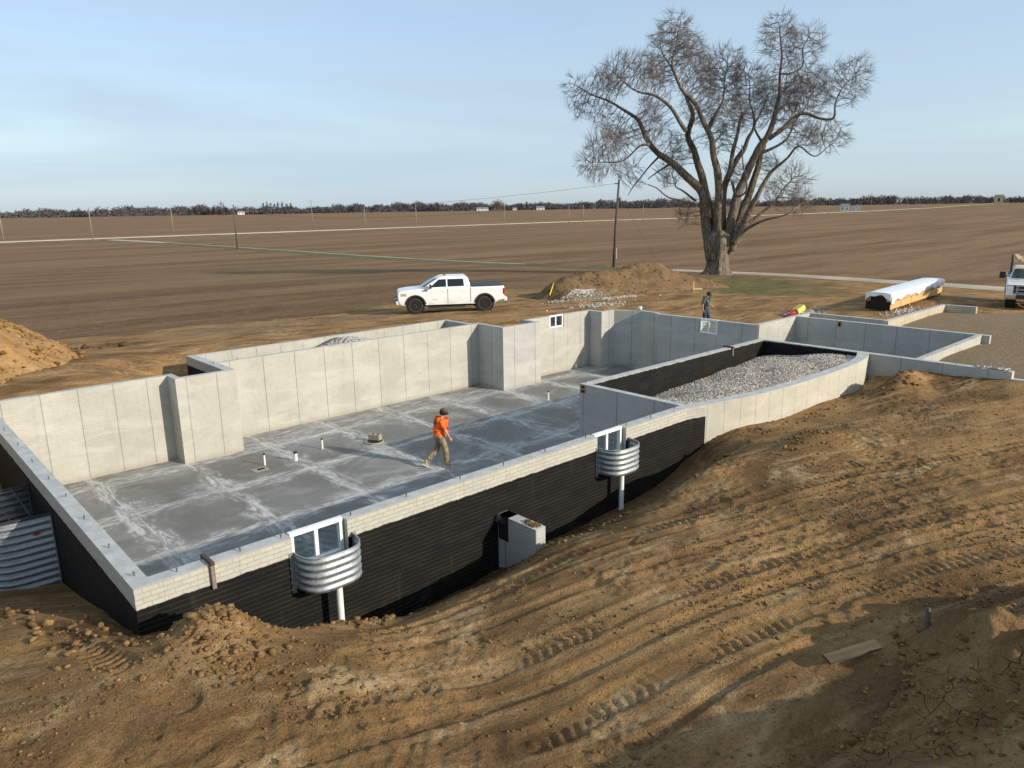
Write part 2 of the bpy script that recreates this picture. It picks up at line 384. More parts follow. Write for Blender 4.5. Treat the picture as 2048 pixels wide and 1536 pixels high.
g = NG('spoil_soil'); p = g.pos(); c, n2, n3 = dirt_color(g, p)
vo = g.n('TexVoronoi', {'Vector': g.n('Vector', {}) if False else p, 'Scale': 2.6}, feature='DISTANCE_TO_EDGE')
dist = g.n('TexVoronoi', {'Vector': g.mix(.25, p, g.n('TexNoise', {'Vector': p, 'Scale': 1.8}).outputs['Color']), 'Scale': 5.0}, feature='DISTANCE_TO_EDGE').outputs['Distance']
crk = g.math('MULTIPLY', g.rng(dist, .0, .022, 1.0, 0.0), g.rng(g.noise(p, 1.3, 3), .52, .62))
c = g.mix(.30, c, (.25, .155, .072))
c = g.mix(g.math('MULTIPLY', crk, .8), c, (.04, .025, .013))
h = g.math('SUBTRACT', g.math('ADD', g.math('MULTIPLY', n3, .6), n2), g.math('MULTIPLY', crk, .8))
n6 = g.noise(p, 60, 3, .75); h = g.math('ADD', h, g.math('MULTIPLY', n6, .4)); M['spoil'] = g.fin(c, .95, 0, g.bump(h, .09, 1.0))
g = NG('dark_heap_soil'); p = g.pos(); c, n2, n3 = dirt_color(g, p)
c = g.mix(.75, c, (.150, .100, .058)); M['heap'] = g.fin(c, .95, 0, g.bump(g.math('ADD', n2, g.math('MULTIPLY', n3, .6)), .08, .9))
g = NG('clay_heap_soil'); p = g.pos(); c, n2, n3 = dirt_color(g, p)
c = g.mix(.5, c, (.43, .25, .10)); c = g.mix(g.rng(n2, .55, .72, 0, .6), c, (.12, .085, .05)); M['clay'] = g.fin(c, .95, 0, g.bump(g.math('ADD', n2, g.math('MULTIPLY', n3, .6)), .08, .9))
g = NG('clod_soil'); at = g.n('VertexColor', layer_name='tint'); p = g.pos(); n3 = g.noise(p, 30, 4, .7)
c = g.mix(g.rng(n3, .35, .7), at.outputs['Color'], (.10, .062, .03)); M['clod'] = g.fin(c, .95, 0, g.bump(n3, .02))
g = NG('gravel_stone'); at = g.n('VertexColor', layer_name='tint'); M['stone'] = g.fin(at.outputs['Color'], .85)
g = NG('gravel_bed'); p = g.pos(); vo = g.n('TexVoronoi', {'Vector': p, 'Scale': 17.0}); n = g.noise(p, .9, 4)
c = g.mix(vo.outputs['Color'], (.34, .30, .245), (.60, .545, .46)); c = g.mix(g.rng(vo.outputs['Distance'], .2, .55), c, (.09, .075, .06)); c = g.mix(g.rng(n, .58, .72, 0, .6), c, (.22, .15, .09))
M['gravel'] = g.fin(c, .9, 0, g.bump(vo.outputs['Distance'], .03, -1.0 if False else 1.0))
g = NG('road_gravel'); p = g.pos(); n = g.noise(g.scale(p, (.05, .4, 1)), 1, 5, .6); n2 = g.noise(p, 3, 4, .7)
c = g.mix(g.rng(n, .3, .7), (.36, .305, .225), (.50, .43, .33)); c = g.mix(g.rng(n2, .5, .75, 0, .4), c, (.18, .145, .10)); M['road'] = g.fin(c, .95)
g = NG('verge_grass'); p = g.pos(); n = g.noise(p, .35, 5, .7); n2 = g.noise(p, 2.0, 4, .75)
c = g.mix(g.rng(n, .35, .65), (.100, .094, .042), (.185, .142, .078)); c = g.mix(g.rng(n2, .5, .7, 0, .5), c, (.10, .085, .045)); M['grass'] = g.fin(c, .95)

# made things
g = NG('galvanised_steel'); p = g.obj(); n = g.noise(p, 14, 4, .6); vo = g.n('TexVoronoi', {'Vector': p, 'Scale': 60.0})
c = g.mix(g.rng(n, .3, .7), (.22, .238, .25), (.31, .328, .34)); c = g.mix(.12, c, vo.outputs['Color']); c = g.mix(g.rng(g.noise(p, 5, 5, .7), .58, .75, 0, .3), c, (.32, .30, .27))
M['galv'] = g.fin(c, g.rng(n, .3, .7, .45, .62), .60)
M['steel_dark'] = simple('dark_steel', (.035, .032, .030), .6, .5)
M['rust'] = simple('rusty_steel', (.12, .07, .045), .75, .5, .35, 20)
M['bolt'] = simple('zinc_bolt', (.16, .16, .16), .5, .6)
M['pvc'] = simple('white_plastic_pipe', (.74, .73, .69), .4, 0, .08, 5)
M['vinyl'] = simple('white_vinyl', (.80, .80, .77), .4, 0, .05)
M['rubber'] = simple('rubber_tyre', (.030, .029, .028), .85, 0, .25, 10)
M['blackpl'] = simple('black_plastic', (.018, .018, .019), .55)
M['rim'] = simple('black_alloy', (.05, .05, .052), .25, .7)
M['chrome'] = simple('chrome_trim', (.72, .72, .73), .16, 1.0, .04)
M['alloy'] = simple('bright_alloy', (.45, .45, .46), .3, .9, .05)
g = NG('white_car_paint'); p = g.obj(); n = g.noise(p, 2.2, 5, .6); z = g.sep(p)[2]
c = g.mix(g.math('MULTIPLY', g.rng(z, .9, .35), g.rng(n, .35, .75, .1, .7)), (.80, .80, .78), (.48, .40, .30)); M['paint'] = g.fin(c, .32, 0, None, Coat_Weight=.5, Coat_Roughness=.08)
M['autoglass'] = simple('tinted_glass', (.012, .016, .018), .06, 0, .1)
M['windshield'] = simple('windscreen_glass', (.05, .075, .085), .05, 0, .1)
M['redlens'] = simple('red_lens', (.42, .015, .012), .2)
M['amber'] = simple('amber_lens', (.7, .22, .03), .25)
M['lamp'] = simple('headlamp_lens', (.42, .45, .47), .12, .2)
g = NG('window_glass'); tr = g.n('BsdfTransparent', {'Color': (.80, .85, .86, 1)}); gl = g.n('BsdfGlossy', {'Roughness': .02, 'Color': (1, 1, 1, 1)})
ms = g.n('MixShader', {'Fac': .16}); g.nt.links.new(tr.outputs[0], ms.inputs[1]); g.nt.links.new(gl.outputs[0], ms.inputs[2]); g.nt.links.new(ms.outputs[0], g.out.inputs['Surface']); M['glass'] = g.m
def wood(name, a, b, sc=1.0, ax=0):
    g = NG(name); p = g.obj(); s = [14, 14, 14]; s[ax] = 1.0
    n = g.noise(g.scale(p, tuple(q*sc for q in s)), 2.0, 5, .65, .6); return g.fin(g.mix(g.rng(n, .3, .7), a, b), .8, 0, g.bump(n, .003))
M['wood'] = wood('weathered_wood', (.060, .043, .023), (.115, .082, .045))
M['wood_new'] = wood('new_lumber', (.50, .33, .15), (.66, .47, .25))
M['osb'] = wood('osb_board', (.30, .16, .06), (.46, .27, .11))
M['wood_form'] = wood('form_wood', (.15, .12, .10), (.27, .22, .18))
M['polewood'] = wood('pole_wood', (.055, .042, .034), (.115, .090, .072), 1.0, 2)
M['polegrey'] = wood('grey_pole_wood', (.20, .165, .135), (.30, .26, .22), 1.0, 2)
M['hollow'] = simple('dark_hollow', (.012, .009, .007), .9)
M['wrap'] = simple('white_wrap', (.80, .81, .80), .45, 0, .05, 3, .02, 8)
M['wraptext'] = simple('green_print', (.05, .24, .16), .5)
g = NG('bark'); p = g.pos(); n = g.noise(g.scale(p, (5, 5, .9)), 1.3, 6, .7, .8); n2 = g.noise(p, .5, 3)
c = g.mix(g.rng(n, .35, .65), (.068, .053, .040), (.27, .22, .17)); c = g.mix(g.rng(n2, .5, .7, 0, .4), c, (.10, .088, .045)); M['bark'] = g.fin(c, .95, 0, g.bump(n, .12, 1.0))
M['twig'] = simple('twig_bark', (.185, .150, .125), .9, 0, .2, .3)
M['cmu'] = simple('concrete_block', (.34, .30, .225), .95, 0, .2, 20, .01, 80)
M['skin'] = simple('skin', (.50, .27, .19), .55, 0, .08, 12)
M['orange'] = simple('orange_cotton', (.95, .14, .012), .8, 0, .18, 7, .05, 11)
M['khaki'] = simple('khaki_canvas', (.235, .180, .105), .9, 0, .35, 9, .05, 13)
M['boot'] = simple('tan_boot', (.42, .27, .14), .75, 0, .15, 20)
M['sole'] = simple('pale_sole', (.62, .55, .43), .8)
M['cap'] = simple('brown_cap', (.095, .060, .055), .85)
M['hair'] = simple('dark_hair', (.016, .011, .009), .7)
M['shirtg'] = simple('grey_green_cotton', (.105, .125, .105), .85, 0, .2, 9, .01, 30)
M['jean'] = simple('dark_denim', (.030, .045, .070), .85, 0, .3, 12)
M['ink'] = simple('black_print', (.012, .010, .010), .8)
M['redm'] = simple('red_enamel', (.42, .025, .03), .4, 0, .15, 12)
M['yelm'] = simple('yellow_enamel', (.80, .60, .10), .45, 0, .1, 12)
M['yelhose'] = simple('yellow_hose', (.75, .48, .02), .5)
M['farmwhite'] = simple('white_siding', (.62, .63, .62), .7, 0, .06)
M['farmroof'] = simple('grey_roof', (.19, .19, .20), .7, 0, .1)
M['farmtan'] = simple('tan_siding', (.52, .40, .24), .8, 0, .06)
M['farmglass'] = simple('dark_window', (.03, .035, .04), .2)
M['wire'] = simple('wire', (.03, .03, .03), .6, .3)
def woodlot(name, a, b):
    g = NG(name); at = g.n('VertexColor', layer_name='tint'); return g.fin(g.mix(at.outputs['Color'], a, b), .95)
M['farwood'] = woodlot('far_bare_wood', (.074, .068, .074), (.122, .108, .110))  # distance haze is put into these greyish tints
M['conifer'] = woodlot('dark_needles', (.016, .024, .019), (.042, .056, .038))
for k_ in ('ground', 'spoil', 'heap', 'clay', 'clod', 'stone', 'gravel', 'road', 'grass', 'twig', 'bark', 'farwood', 'conifer', 'slab'):
    M[k_].node_tree.nodes['Principled BSDF'].inputs['Specular IOR Level'].default_value = .06 if k_ != 'slab' else .25   # loose, rough matter has no sheen at grazing angles

# ------------------------------------------------------------------ terrain
FZ = -1.5
CTRL = [  # x, y, z of the graded site, taken along the walls and around it
 (2.3,9.5,2.12),(3.2,9.55,1.75),(4.2,9.5,1.2),(5.1,9.5,.92),(5.9,9.5,.75),(7.5,9.5,.75),(8.3,9.4,.85),(10,9.5,.95),(11.2,9.5,.98),(12.3,9.5,1.02),(13.5,9.5,1.08),(14.4,9.4,1.3),(15.2,9.45,1.62),(15.9,9.35,1.88),
 (18.5,9.0,1.85),(20.8,8.85,1.9),(23.5,8.9,1.78),(24.5,9.1,1.95),(24.4,8.2,2.1),(24.4,7.1,2.32),(24.4,5.5,2.45),(24.4,3,2.45),
 (2.6,8.7,2.3),(4,8.4,1.95),(5.1,8.6,1.5),(6,8.5,1.5),(7,8.5,1.5),(8.8,8.6,1.56),(10.5,8.7,1.42),(12,8.75,1.48),(13.5,8.4,1.85),(15,8.2,2.05),(18,7.6,2.1),(21,7.4,2.15),
 (5,6,1.95),(10,6,2.1),(15,6,2.15),(20,5.5,2.25),(2,6.5,2.2),(-1,8,2.3),(0,3,2.35),(8,3,2.4),(14,2,2.4),(20,1,2.4),(28,-6,2.4),(12,-8,2.4),(-4,-4,2.3),
 (1.2,10.5,2.2),(0.2,12,2.1),(1.9,11.5,1.75),(1.8,13,1.35),(1.6,14.8,1.0),(0,15,1.25),(1,17,.5),(1,20,.6),(1.2,22.3,1.2),(-1.2,13,2.0),(-1.5,17,1.6),(-2.5,20,2.2),(-4,14,2.3),
 (0,24.2,2.5),(2.5,24.2,2.62),(5,24.2,2.64),(6.6,24.3,2.5),(7.8,24.6,1.2),(7.9,26.2,1.7),(7.6,27.6,2.45),(11,26.8,2.5),(15,26.8,2.45),(19,26.8,2.4),(20.6,25,2.3),(24,24.6,2.3),(27,23.8,2.2),
 (29,22,1.85),(28.7,19,1.6),(31.4,20.1,1.62),(29.2,16.6,1.85),(31.5,16.4,2.0),(34,16.5,2.1),(38,15.5,2.2),(43,15,2.2),(47,14.6,2.15),(44,10.5,2.1),(48,8,2.0),
 (31.7,14,2.2),(31.7,10,2.3),(27,7.4,2.5),(28,4,2.42),(33,6,2.40),(36,10,2.38),(38.6,11,2.38),(30,0,2.4),(42,3,2.3),(36,-6,2.4),
 (24.4,31.5,2.05),(22.8,32.4,2.05),(26,30.3,2.05),(17,31,2.25),(10,31,2.4),(2,30,2.4),(20,38,1.75),(30,37,1.6),(10,40,1.8),(0,42,1.8),(-12,28,2.2),(-12,10,2.3),
 (34,29,1.95),(40,26,1.9),(45,24,1.85),(42,32,1.7),(38,36,1.6),(52,22,1.6),(52,32,1.2),(58,36,.9),(66,41.4,.6),(60,20,1.0),(60,5,1.0),(60,-15,1.0),(45,-20,2.0),
 (76,60,-.55),(76,45,-.2),(76,30,-.1),(76,15,-.1),(74,0,0),(79,66,-.75),(76,90,-1.05),(76,130,-1.4),(60,70,0),(50,60,.7),(40,58,1.05),(30,58,1.2),(20,58,1.3),(5,60,1.2),(-15,60,1.2),
 (0,90,.2),(30,95,-.3),(55,105,-1.0),(0,140,-1.2),(40,150,-1.4),(80,170,-1.5),(110,40,-1.0),(110,0,-.9),(105,-40,-.8),(120,90,-1.4),(-50,40,1.2),(-60,90,-.5),(-50,0,1.5),(0,-50,1.5),(60,-60,1.0),(150,150,-1.5),(160,20,-1.5),(-60,150,-1.5)]
_C = np.array(CTRL, float); _k = .5
_A = np.sqrt(((_C[:, None, :2]-_C[None, :, :2])**2).sum(-1)+_k*_k)
_n = len(_C); _A2 = np.zeros((_n+1, _n+1)); _A2[:_n, :_n] = _A - np.eye(_n)*.02; _A2[:_n, _n] = 1; _A2[_n, :_n] = 1
_Wt = np.linalg.solve(_A2, np.append(_C[:, 2], 0))
def base_z(x, y):
    x = np.asarray(x, float).ravel(); y = np.asarray(y, float).ravel(); r = np.empty(len(x))
    for i in range(0, len(x), 40000):
        a, b = x[i:i+40000], y[i:i+40000]
        r[i:i+40000] = np.sqrt((a[:, None]-_C[None, :, 0])**2+(b[:, None]-_C[None, :, 1])**2+_k*_k) @ _Wt[:_n] + _Wt[_n]
    d = np.hypot(x-30, y-30)
    t = sstep(95, 165, d)
    farz = FZ + .35*fbm(x/260, y/260, 2, 5)
    return r*(1-t)+farz*t
PIT = [(2.37,10.07),(15.1,10.07),(15.6,9.9),(17.3,9.47),(19.3,9.36),(21.1,9.33),(23.1,9.42),(24.1,9.6),(24.85,9.75),(24.85,8.1),(31.05,8.1),(31.05,15.3),(27.72,15.3),(27.63,20.03),(27.90,20.5),(27.99,21.3),(27.26,22.52),(26.48,22.56),(26.48,23.35),(22.2,23.35),(22.2,22.56),(20.2,22.56),(20.2,24.15),(19.85,24.15),(19.85,26.0),(8.75,26.0),(8.75,22.7),(7.15,22.7),(7.15,23.4),(2.37,23.4)]
TRACKS = [  # (polyline, half width, depth, cleat amplitude)
 ([(3.0,6.75),(5.92,6.0),(6.83,5.77),(8.09,5.45),(9.45,5.05),(10.89,4.57),(12.99,3.81),(15.27,2.91),(19,1.2)], .20, .018, .026),
 ([(4.6,4.75),(5.78,4.57),(7.8,4.11),(9.6,3.62),(11.0,3.13),(12.72,2.31),(16,.6)], .20, .018, .026),
 ([(2.6,6.1),(5.7,5.35),(8.0,4.78),(9.7,4.3),(11.8,3.55),(14,2.7),(18,.8)], .13, .028, 0),
 ([(4.0,7.5),(7.1,6.75),(9.0,6.2),(11.4,5.45),(14,4.5),(17,3.3),(21,1.5)], .12, .022, 0),
 ([(4.6,8.0),(7.5,7.55),(9.7,7.0),(12.1,6.2),(15,5.1),(18.5,3.7),(23,1.7)], .12, .018, 0),
 ([(5.2,3.9),(6.8,3.75),(8.3,3.35),(9.8,2.7),(11.6,1.9)], .10, .03, 0),
 ([(7.2,7.9),(9.5,7.45),(12.08,6.56),(14.43,5.7),(16.79,4.6),(18.8,3.74),(23,1.5)], .20, .015, .024),
 ([(16.6,7.2),(16.29,6.5),(15.82,5.35),(15.12,4.08)], .40, .010, .034),
 ([(.9,12.6),(1.3,11.2),(1.55,9.8),(1.75,8.7),(2.05,7.7)], .20, .045, .038),
 ([(2.27,11.4),(2.3,9.6),(2.5,8.66),(2.75,7.88),(3.1,7.2)], .17, .035, .028),
 ([(20,6.4),(22,4.6),(24,2.2)], .2, .02, .02)]
SITE = [(-90,36),(5,39.2),(9,39.1),(13.5,38.3),(17,36.8),(21.5,37),(26,39.6),(36.6,41.1),(46,38),(54,37),(62,38),(70,30),(72,10),(70,-40),(40,-90),(-90,-90)]
GRASS = [(46,29),(52,34),(60,36.5),(64,38),(67,35),(61,27),(55,25),(49,23),(45,20.5),(42,22.5)]
GRAVEL = [(24.85,8.1),(31.1,8.1),(31.1,9.5),(32.2,9.6),(32.4,11.9),(39.2,11.85),(39.3,10.4),(52,4),(52,-12),(24.85,-6)]
def soft(x, y, poly, w, amp, sc, seed):
    """soft ragged mask of a polygon"""
    d, _ = seg_dist(x, y, list(poly)+[poly[0]])
    sd = np.where(inpoly(x, y, poly), d, -d) + amp*fbm(x/sc, y/sc, 4, seed)
    return sstep(-w, w, sd)
def ground_z(x, y, detail=True):
    x = np.asarray(x, float).ravel(); y = np.asarray(y, float).ravel()
    z = base_z(x, y)
    z += .45*np.exp(-(((x-19.0)/3.2)**2+((y-33.0)/1.0)**2))*0
    z += .55*np.exp(-(((x-23.2)/1.3)**2+((y-7.9)/.55)**2))        # heap of soil against the right wall
    z += .22*np.exp(-(((x-15.8)/1.3)**2+((y-7.2)/.5)**2)) + .16*np.exp(-(((x-12.9)/1.5)**2+((y-8.1)/.4)**2))
    z += .45*np.exp(-(((x-2.95)/.55)**2+((y-8.95)/.55)**2)) + .25*np.exp(-(((x-4.7)/.9)**2+((y-8.9)/.3)**2))
    z -= 1.3*np.exp(-(((x-22.7)/.45)**2+((y-24.2)/.4)**2)**2)
    if not detail: return z
    near = 1-sstep(30, 60, np.hypot(x-12, y-12))
    site = np.zeros(len(x)); k = near > 0
    site[k] = near[k]
    smooth = np.where(soft(x, y, GRAVEL, .3, .2, 1.5, 44) > .5, .35, 1.0)
    xr = x*.93-y*.36; yr = x*.36+y*.93
    big = fbm(x/3.0, y/3.0, 2, 11)*.05 + fbm(x/.9, y/.9, 3, 21)*.020 + fbm(xr/3.2, yr/.28, 3, 25)*.008
    rid = (1-np.abs(fbm(x/.33, y/.33, 3, 31)))**3
    patch = sstep(-.15, .35, fbm(x/1.7, y/1.7, 3, 61))
    fine = (rid-.55)*.045*patch + fbm(x/.11, y/.11, 4, 41, .70)*.024*(.25+.75*patch)
    z = z + site*smooth*(big+fine)
    for pts, hw, dep, cl in TRACKS:
        d, s = seg_dist(x, y, pts)
        m = (d < hw*2.2)
        if not m.any(): continue
        wob = fbm(x[m]/.5, y[m]/.5, 2, 71)*.06
        wob = wob*(.35 if cl == 0 else 1); inn = 1-sstep(hw*.75, hw*1.15, d[m]+wob); rim = np.exp(-((d[m]+wob-hw*1.3)/.07)**2)
        pr = sstep(-.45, .35, fbm(s[m]/1.1, d[m]*3, 3, 73))*(.6+.4*sstep(-.3, .3, fbm(x[m]/.35, y[m]/.35, 2, 75)))
        ph = np.abs((((s[m]+d[m]*.35+.025*fbm(s[m]/.6, d[m]*2, 2, 79))/.15) % 1)-.5)*2
        z[m] += -inn*dep + rim*.018*(1 if cl else .8) + inn*pr*(sstep(.40, .56, ph)-.5)*cl*1.25
    return z
def gz(x, y): return float(ground_z([x], [y], False)[0])

def geo(a, b, s0, g):
    r = [a]; s = s0
    while r[-1] < b: r.append(r[-1]+s); s *= g
    return r
xs = np.array(sorted([-v for v in geo(6, 3500, .3, 1.12)]) + list(np.arange(-5.95, -1, .06)) + list(np.arange(-1, 19, .030)) + list(np.arange(19, 26, .05)) + list(np.arange(26, 40, .10)) + list(np.arange(40, 62, .25)) + list(np.arange(62, 110, .6)) + geo(110, 4200, .7, 1.09))
ys = np.array(sorted([-v for v in geo(3, 900, .3, 1.15)]) + list(np.arange(-2.96, 1, .07)) + list(np.arange(1, 9.6, .030)) + list(np.arange(9.6, 10.5, .045)) + list(np.arange(10.5, 22.2, .25)) + list(np.arange(22.2, 34, .09)) + list(np.arange(34, 60, .25)) + list(np.arange(60, 110, .6)) + geo(110, 4200, .7, 1.09))
GX, GY = np.meshgrid(xs, ys); gx, gy = GX.ravel(), GY.ravel()
gzz = ground_z(gx, gy)
pit = inpoly(gx, gy, PIT); gzz[pit] = -.7
inside = (gx > 16.2) & (gx < 24.8) & pit
zone = np.zeros((len(gx), 4), np.float32)
nearm = np.hypot(gx-20, gy-15) < 140
fm = np.ones(len(gx)); fm[nearm] = 1-soft(gx[nearm], gy[nearm], SITE, .9, 2.2, 5.0, 3)
zone[:, 0] = fm
zone[nearm, 1] = soft(gx[nearm], gy[nearm], GRASS, 1.6, 3.0, 5.0, 8)
gv = np.zeros(nearm.sum())
ax, ay = gx[nearm], gy[nearm]
gv = soft(ax, ay, GRAVEL, .15, .12, 1.2, 44)
for cx, cy, rx, ry, a in [(36.6,29.6,2.2,.7,.9),(33.6,30.8,2.6,.9,.8),(32,27.5,3,1.2,.5),(36.5,17.4,1.6,.8,.9),(38.5,13.4,2.2,.6,.9),(50,14,3,1.2,.8),(21,34,4,1.2,.55),(14,35,4,1.0,.6),(13,32.5,4,1.4,.45),(30,24,2.0,1.0,.35)]:
    q = np.sqrt(((ax-cx)/rx)**2+((ay-cy)/ry)**2) + .5*fbm(ax/.9, ay/.9, 4, 91)
    gv = np.maximum(gv, a*(1-sstep(.6, 1.1, q)))
zone[nearm, 2] = gv
# damp soil: in the trench along the wall and in ragged patches
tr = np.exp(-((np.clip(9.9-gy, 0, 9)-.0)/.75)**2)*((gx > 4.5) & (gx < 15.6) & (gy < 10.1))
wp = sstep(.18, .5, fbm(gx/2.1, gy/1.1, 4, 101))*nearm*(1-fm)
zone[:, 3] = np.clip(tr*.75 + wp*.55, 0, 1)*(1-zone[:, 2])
nx, ny = len(xs), len(ys)
ii = (np.arange(ny-1)[:, None]*nx + np.arange(nx-1)[None, :]).ravel()
F = np.stack([ii, ii+1, ii+nx+1, ii+nx], 1)
# leave the cells well inside the pit out of the sheet
drop = pit[F].all(1)
shr = pit.reshape(ny, nx).copy()
keep = ~drop | (~(np.roll(shr, 1, 0) & np.roll(shr, -1, 0) & np.roll(shr, 1, 1) & np.roll(shr, -1, 1)).ravel()[ii])
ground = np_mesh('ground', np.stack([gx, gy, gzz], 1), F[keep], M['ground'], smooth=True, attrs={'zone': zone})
tag(ground, kind='structure')

def strip(name, pts, w, mat, lift, label=None, step=3.0, wob=.25, seed=5, side=0.0):
    """a ribbon laid on the ground along a polyline"""
    P = []; acc = []
    for (ax, ay), (bx, by) in zip(pts[:-1], pts[1:]):
        l = math.hypot(bx-ax, by-ay); n = max(1, int(l/step))
        for i in range(n): P.append((ax+(bx-ax)*i/n, ay+(by-ay)*i/n))
    P.append(pts[-1]); P = np.array(P)
    T = np.gradient(P, axis=0); T /= np.linalg.norm(T, axis=1)[:, None]; N = np.stack([-T[:, 1], T[:, 0]], 1)
    s = np.arange(len(P))*step; K = 9; rows = []
    for k in range(K):
        t = (k/(K-1)-.5)*2
        ww = w/2*(1+wob*fbm(s/9.0, s*0+k//5*7.3, 3, seed+(k > 4)*9))
        q = P+N*(side+t*ww)[:, None]; z = ground_z(q[:, 0], q[:, 1], False)+lift*(1 if 0 < k < K-1 else -1.2)
        rows.append(np.column_stack([q, z]))
    V = np.stack(rows, 1).reshape(-1, 3); n = len(P); F = []
    for i in range(n-1):
        for k in range(K-1): a = i*K+k; F.append((a, a+K, a+K+1, a+1))
    return tag(np_mesh(name, V, np.array(F), mat, smooth=True), kind='structure')
ROAD = [(-900,300),(-300,291),(30,288),(75,287.5),(170,286.5),(300,285.5),(460,284),(570,284),(735,291),(1000,330),(1300,396),(2200,560),(3200,758)]
strip('grass_verge', ROAD, 15, M['grass'], .30, step=8, wob=.25, seed=3)
strip('road', ROAD, 6.4, M['road'], .55, step=8, wob=.06, seed=4)
LANE = [(72,284.5),(74.5,262),(76.3,235),(77,200),(77,160),(76.5,130),(76,100),(75.8,80),(75.8,60),(75.5,45),(75.0,30),(74,15),(72,0),(66,-20),(55,-40)]
strip('lane_verge', [p for p in LANE if p[1] > 40], 9.5, M['grass'], .05, step=3, wob=.3, seed=13)
strip('lane', [p for p in LANE if p[1] > 225], 4.6, M['road'], .11, step=3, wob=.1, seed=14)
strip('lane_track', [p for p in LANE if 66 < p[1] < 240], 1.1, M['road'], .10, step=3, wob=.4, seed=15, side=.9)
strip('driveway', [p for p in LANE if p[1] < 80], 6.0, M['road'], .12, step=2, wob=.12, seed=16)

def heap(name, fn, box, step, mat, label, cat, seed, amp=1.0, sink=.06, ext=None):
    """a pile of soil: height field fn(x, y) above the ground, only where it stands proud"""
    X, Y = np.meshgrid(np.arange(box[0], box[1], step), np.arange(box[2], box[3], step)); x, y = X.ravel(), Y.ravel()
    g0 = ground_z(x, y, False)
    h = fn(x, y)
    act = sstep(0, .5, h)
    d = (fbm(x/1.5, y/1.5, 3, seed)*.16 + fbm(x/.45, y/.45, 4, seed+9)*.085 + ((1-np.abs(fbm(x/.28, y/.28, 3, seed+20)))**3-.5)*.07)*amp
    z = g0 + np.where(h > 0, h, h*1.5) + d*(.25+.75*act) - .02
    n = X.shape[1]; m = X.shape[0]
    ii = (np.arange(m-1)[:, None]*n+np.arange(n-1)[None, :]).ravel(); F = np.stack([ii, ii+1, ii+n+1, ii+n], 1)
    ok = (h > -.22)
    F = F[ok[F].any(1)]
    u, inv = np.unique(F, return_inverse=True)
    V = np.stack([x, y, z], 1)[u]
    return tag(np_mesh(name, V, inv.reshape(F.shape), mat, smooth=True), label, cat)
def ridge(pts, slope, rnd=.35):
    def fn(x, y):
        best = np.full(len(x), -9.0)
        for (ax, ay, ah), (bx, by, bh) in zip(pts[:-1], pts[1:]):
            dx, dy = bx-ax, by-ay; l2 = max(dx*dx+dy*dy, 1e-6)
            t = np.clip(((x-ax)*dx+(y-ay)*dy)/l2, 0, 1); d = np.hypot(x-ax-t*dx, y-ay-t*dy)
            best = np.maximum(best, ah+(bh-ah)*t - slope*(np.sqrt(d*d+rnd*rnd)-rnd))
        return best + .16*fbm(x/2.2, y/2.2, 3, 77)
    return fn
heap('spoil_mound', ridge([(-5,1.0,1.9),(-2.2,-.8,2.4),(.3,-2.0,2.7),(4,-2.9,2.75),(8,-3.1,2.6),(12,-4.4,1.9),(18,-7,1.2)], .52),
     (-8, 16, -6.5, 6.5), .045, M['spoil'], 'large cracked spoil mound in shade filling the lower right corner of the photo', 'dirt mound', 201, 1.25)
heap('spoil_hump', ridge([(9.0,1.72,.5),(10.1,1.0,.78),(12.5,-.3,.85)], .80, .2), (8, 15.5, -3, 3.6), .045, M['spoil'],
     'cloddy hump of spoil at the right edge above the shaded mound', 'dirt mound', 231, 1.25)
heap('topsoil_mound', ridge([(33.6,31.6,.35),(35.2,33,1.25),(36.6,33.6,1.35),(38.4,33.2,1.35),(40.2,33.6,1.45),(42,34,1.55),(44.6,33.2,1.85),(46.2,32.4,1.35),(48,31.2,.75),(49.4,30.2,.2)], .62, .4),
     (29, 55, 26, 39), .12, M['heap'], 'long brown mound of topsoil in front of the big bare tree', 'dirt mound', 251, 1.3)
heap('clay_mound', ridge([(-6,31,6.5),(-1,31.5,5.0),(1.3,32,3.4),(3.2,32.6,1.3),(4.6,33.2,.4)], .72, .4), (-14, 9, 23, 42), .1, M['clay'],
     'orange clay mound at the left edge behind the back wall', 'dirt mound', 271, 1.4)
heap('gravel_heap', ridge([(33.3,31.2,.15),(34.4,31.5,.55),(35.8,31.3,.5),(36.6,30.8,.1)], .55, .3), (31, 39, 29, 34), .08, M['gravel'],
     'small heap of pale gravel at the foot of the topsoil mound', 'gravel heap', 291, .8)

def scatter(name, pts, sizes, mat, tints, seed, flat=.7, sub=1, kind='stuff', label=None, cat=None):
    """many lumps as one object (nobody could count them)"""
    import bmesh
    bm = bmesh.new(); bmesh.ops.create_icosphere(bm, subdivisions=sub, radius=1); bv = np.array([v.co[:] for v in bm.verts]); bf = np.array([[v.index for v in f.verts] for f in bm.faces]); bm.free()
    rg = np.random.default_rng(seed); n = len(pts); k = len(bv)
    sh = np.stack([bv*(1+rg.uniform(-.45, .40, (k, 1)))*np.array([1, rg.uniform(.6, 1), 1]) for _ in range(24)])
    pick = rg.integers(0, 24, n); a = rg.uniform(0, 2*math.pi, n); ca, sa = np.cos(a), np.sin(a)
    V = sh[pick]*np.stack([rg.uniform(.75, 1.3, n), rg.uniform(.75, 1.3, n), rg.uniform(.55, 1.0, n)*flat], 1)[:, None, :]*np.asarray(sizes)[:, None, None]
    V = np.stack([V[..., 0]*ca[:, None]-V[..., 1]*sa[:, None], V[..., 0]*sa[:, None]+V[..., 1]*ca[:, None], V[..., 2]], -1) + np.asarray(pts)[:, None, :]
    F = (bf[None]+(np.arange(n)*k)[:, None, None]).reshape(-1, 3)
    t = np.repeat(np.column_stack([tints, np.ones(n)])[:, None, :], k, 1).reshape(-1, 4)
    o = np_mesh(name, V.reshape(-1, 3), F, mat, smooth=False, attrs={'tint': t})
    return tag(o, label, cat, None, kind)

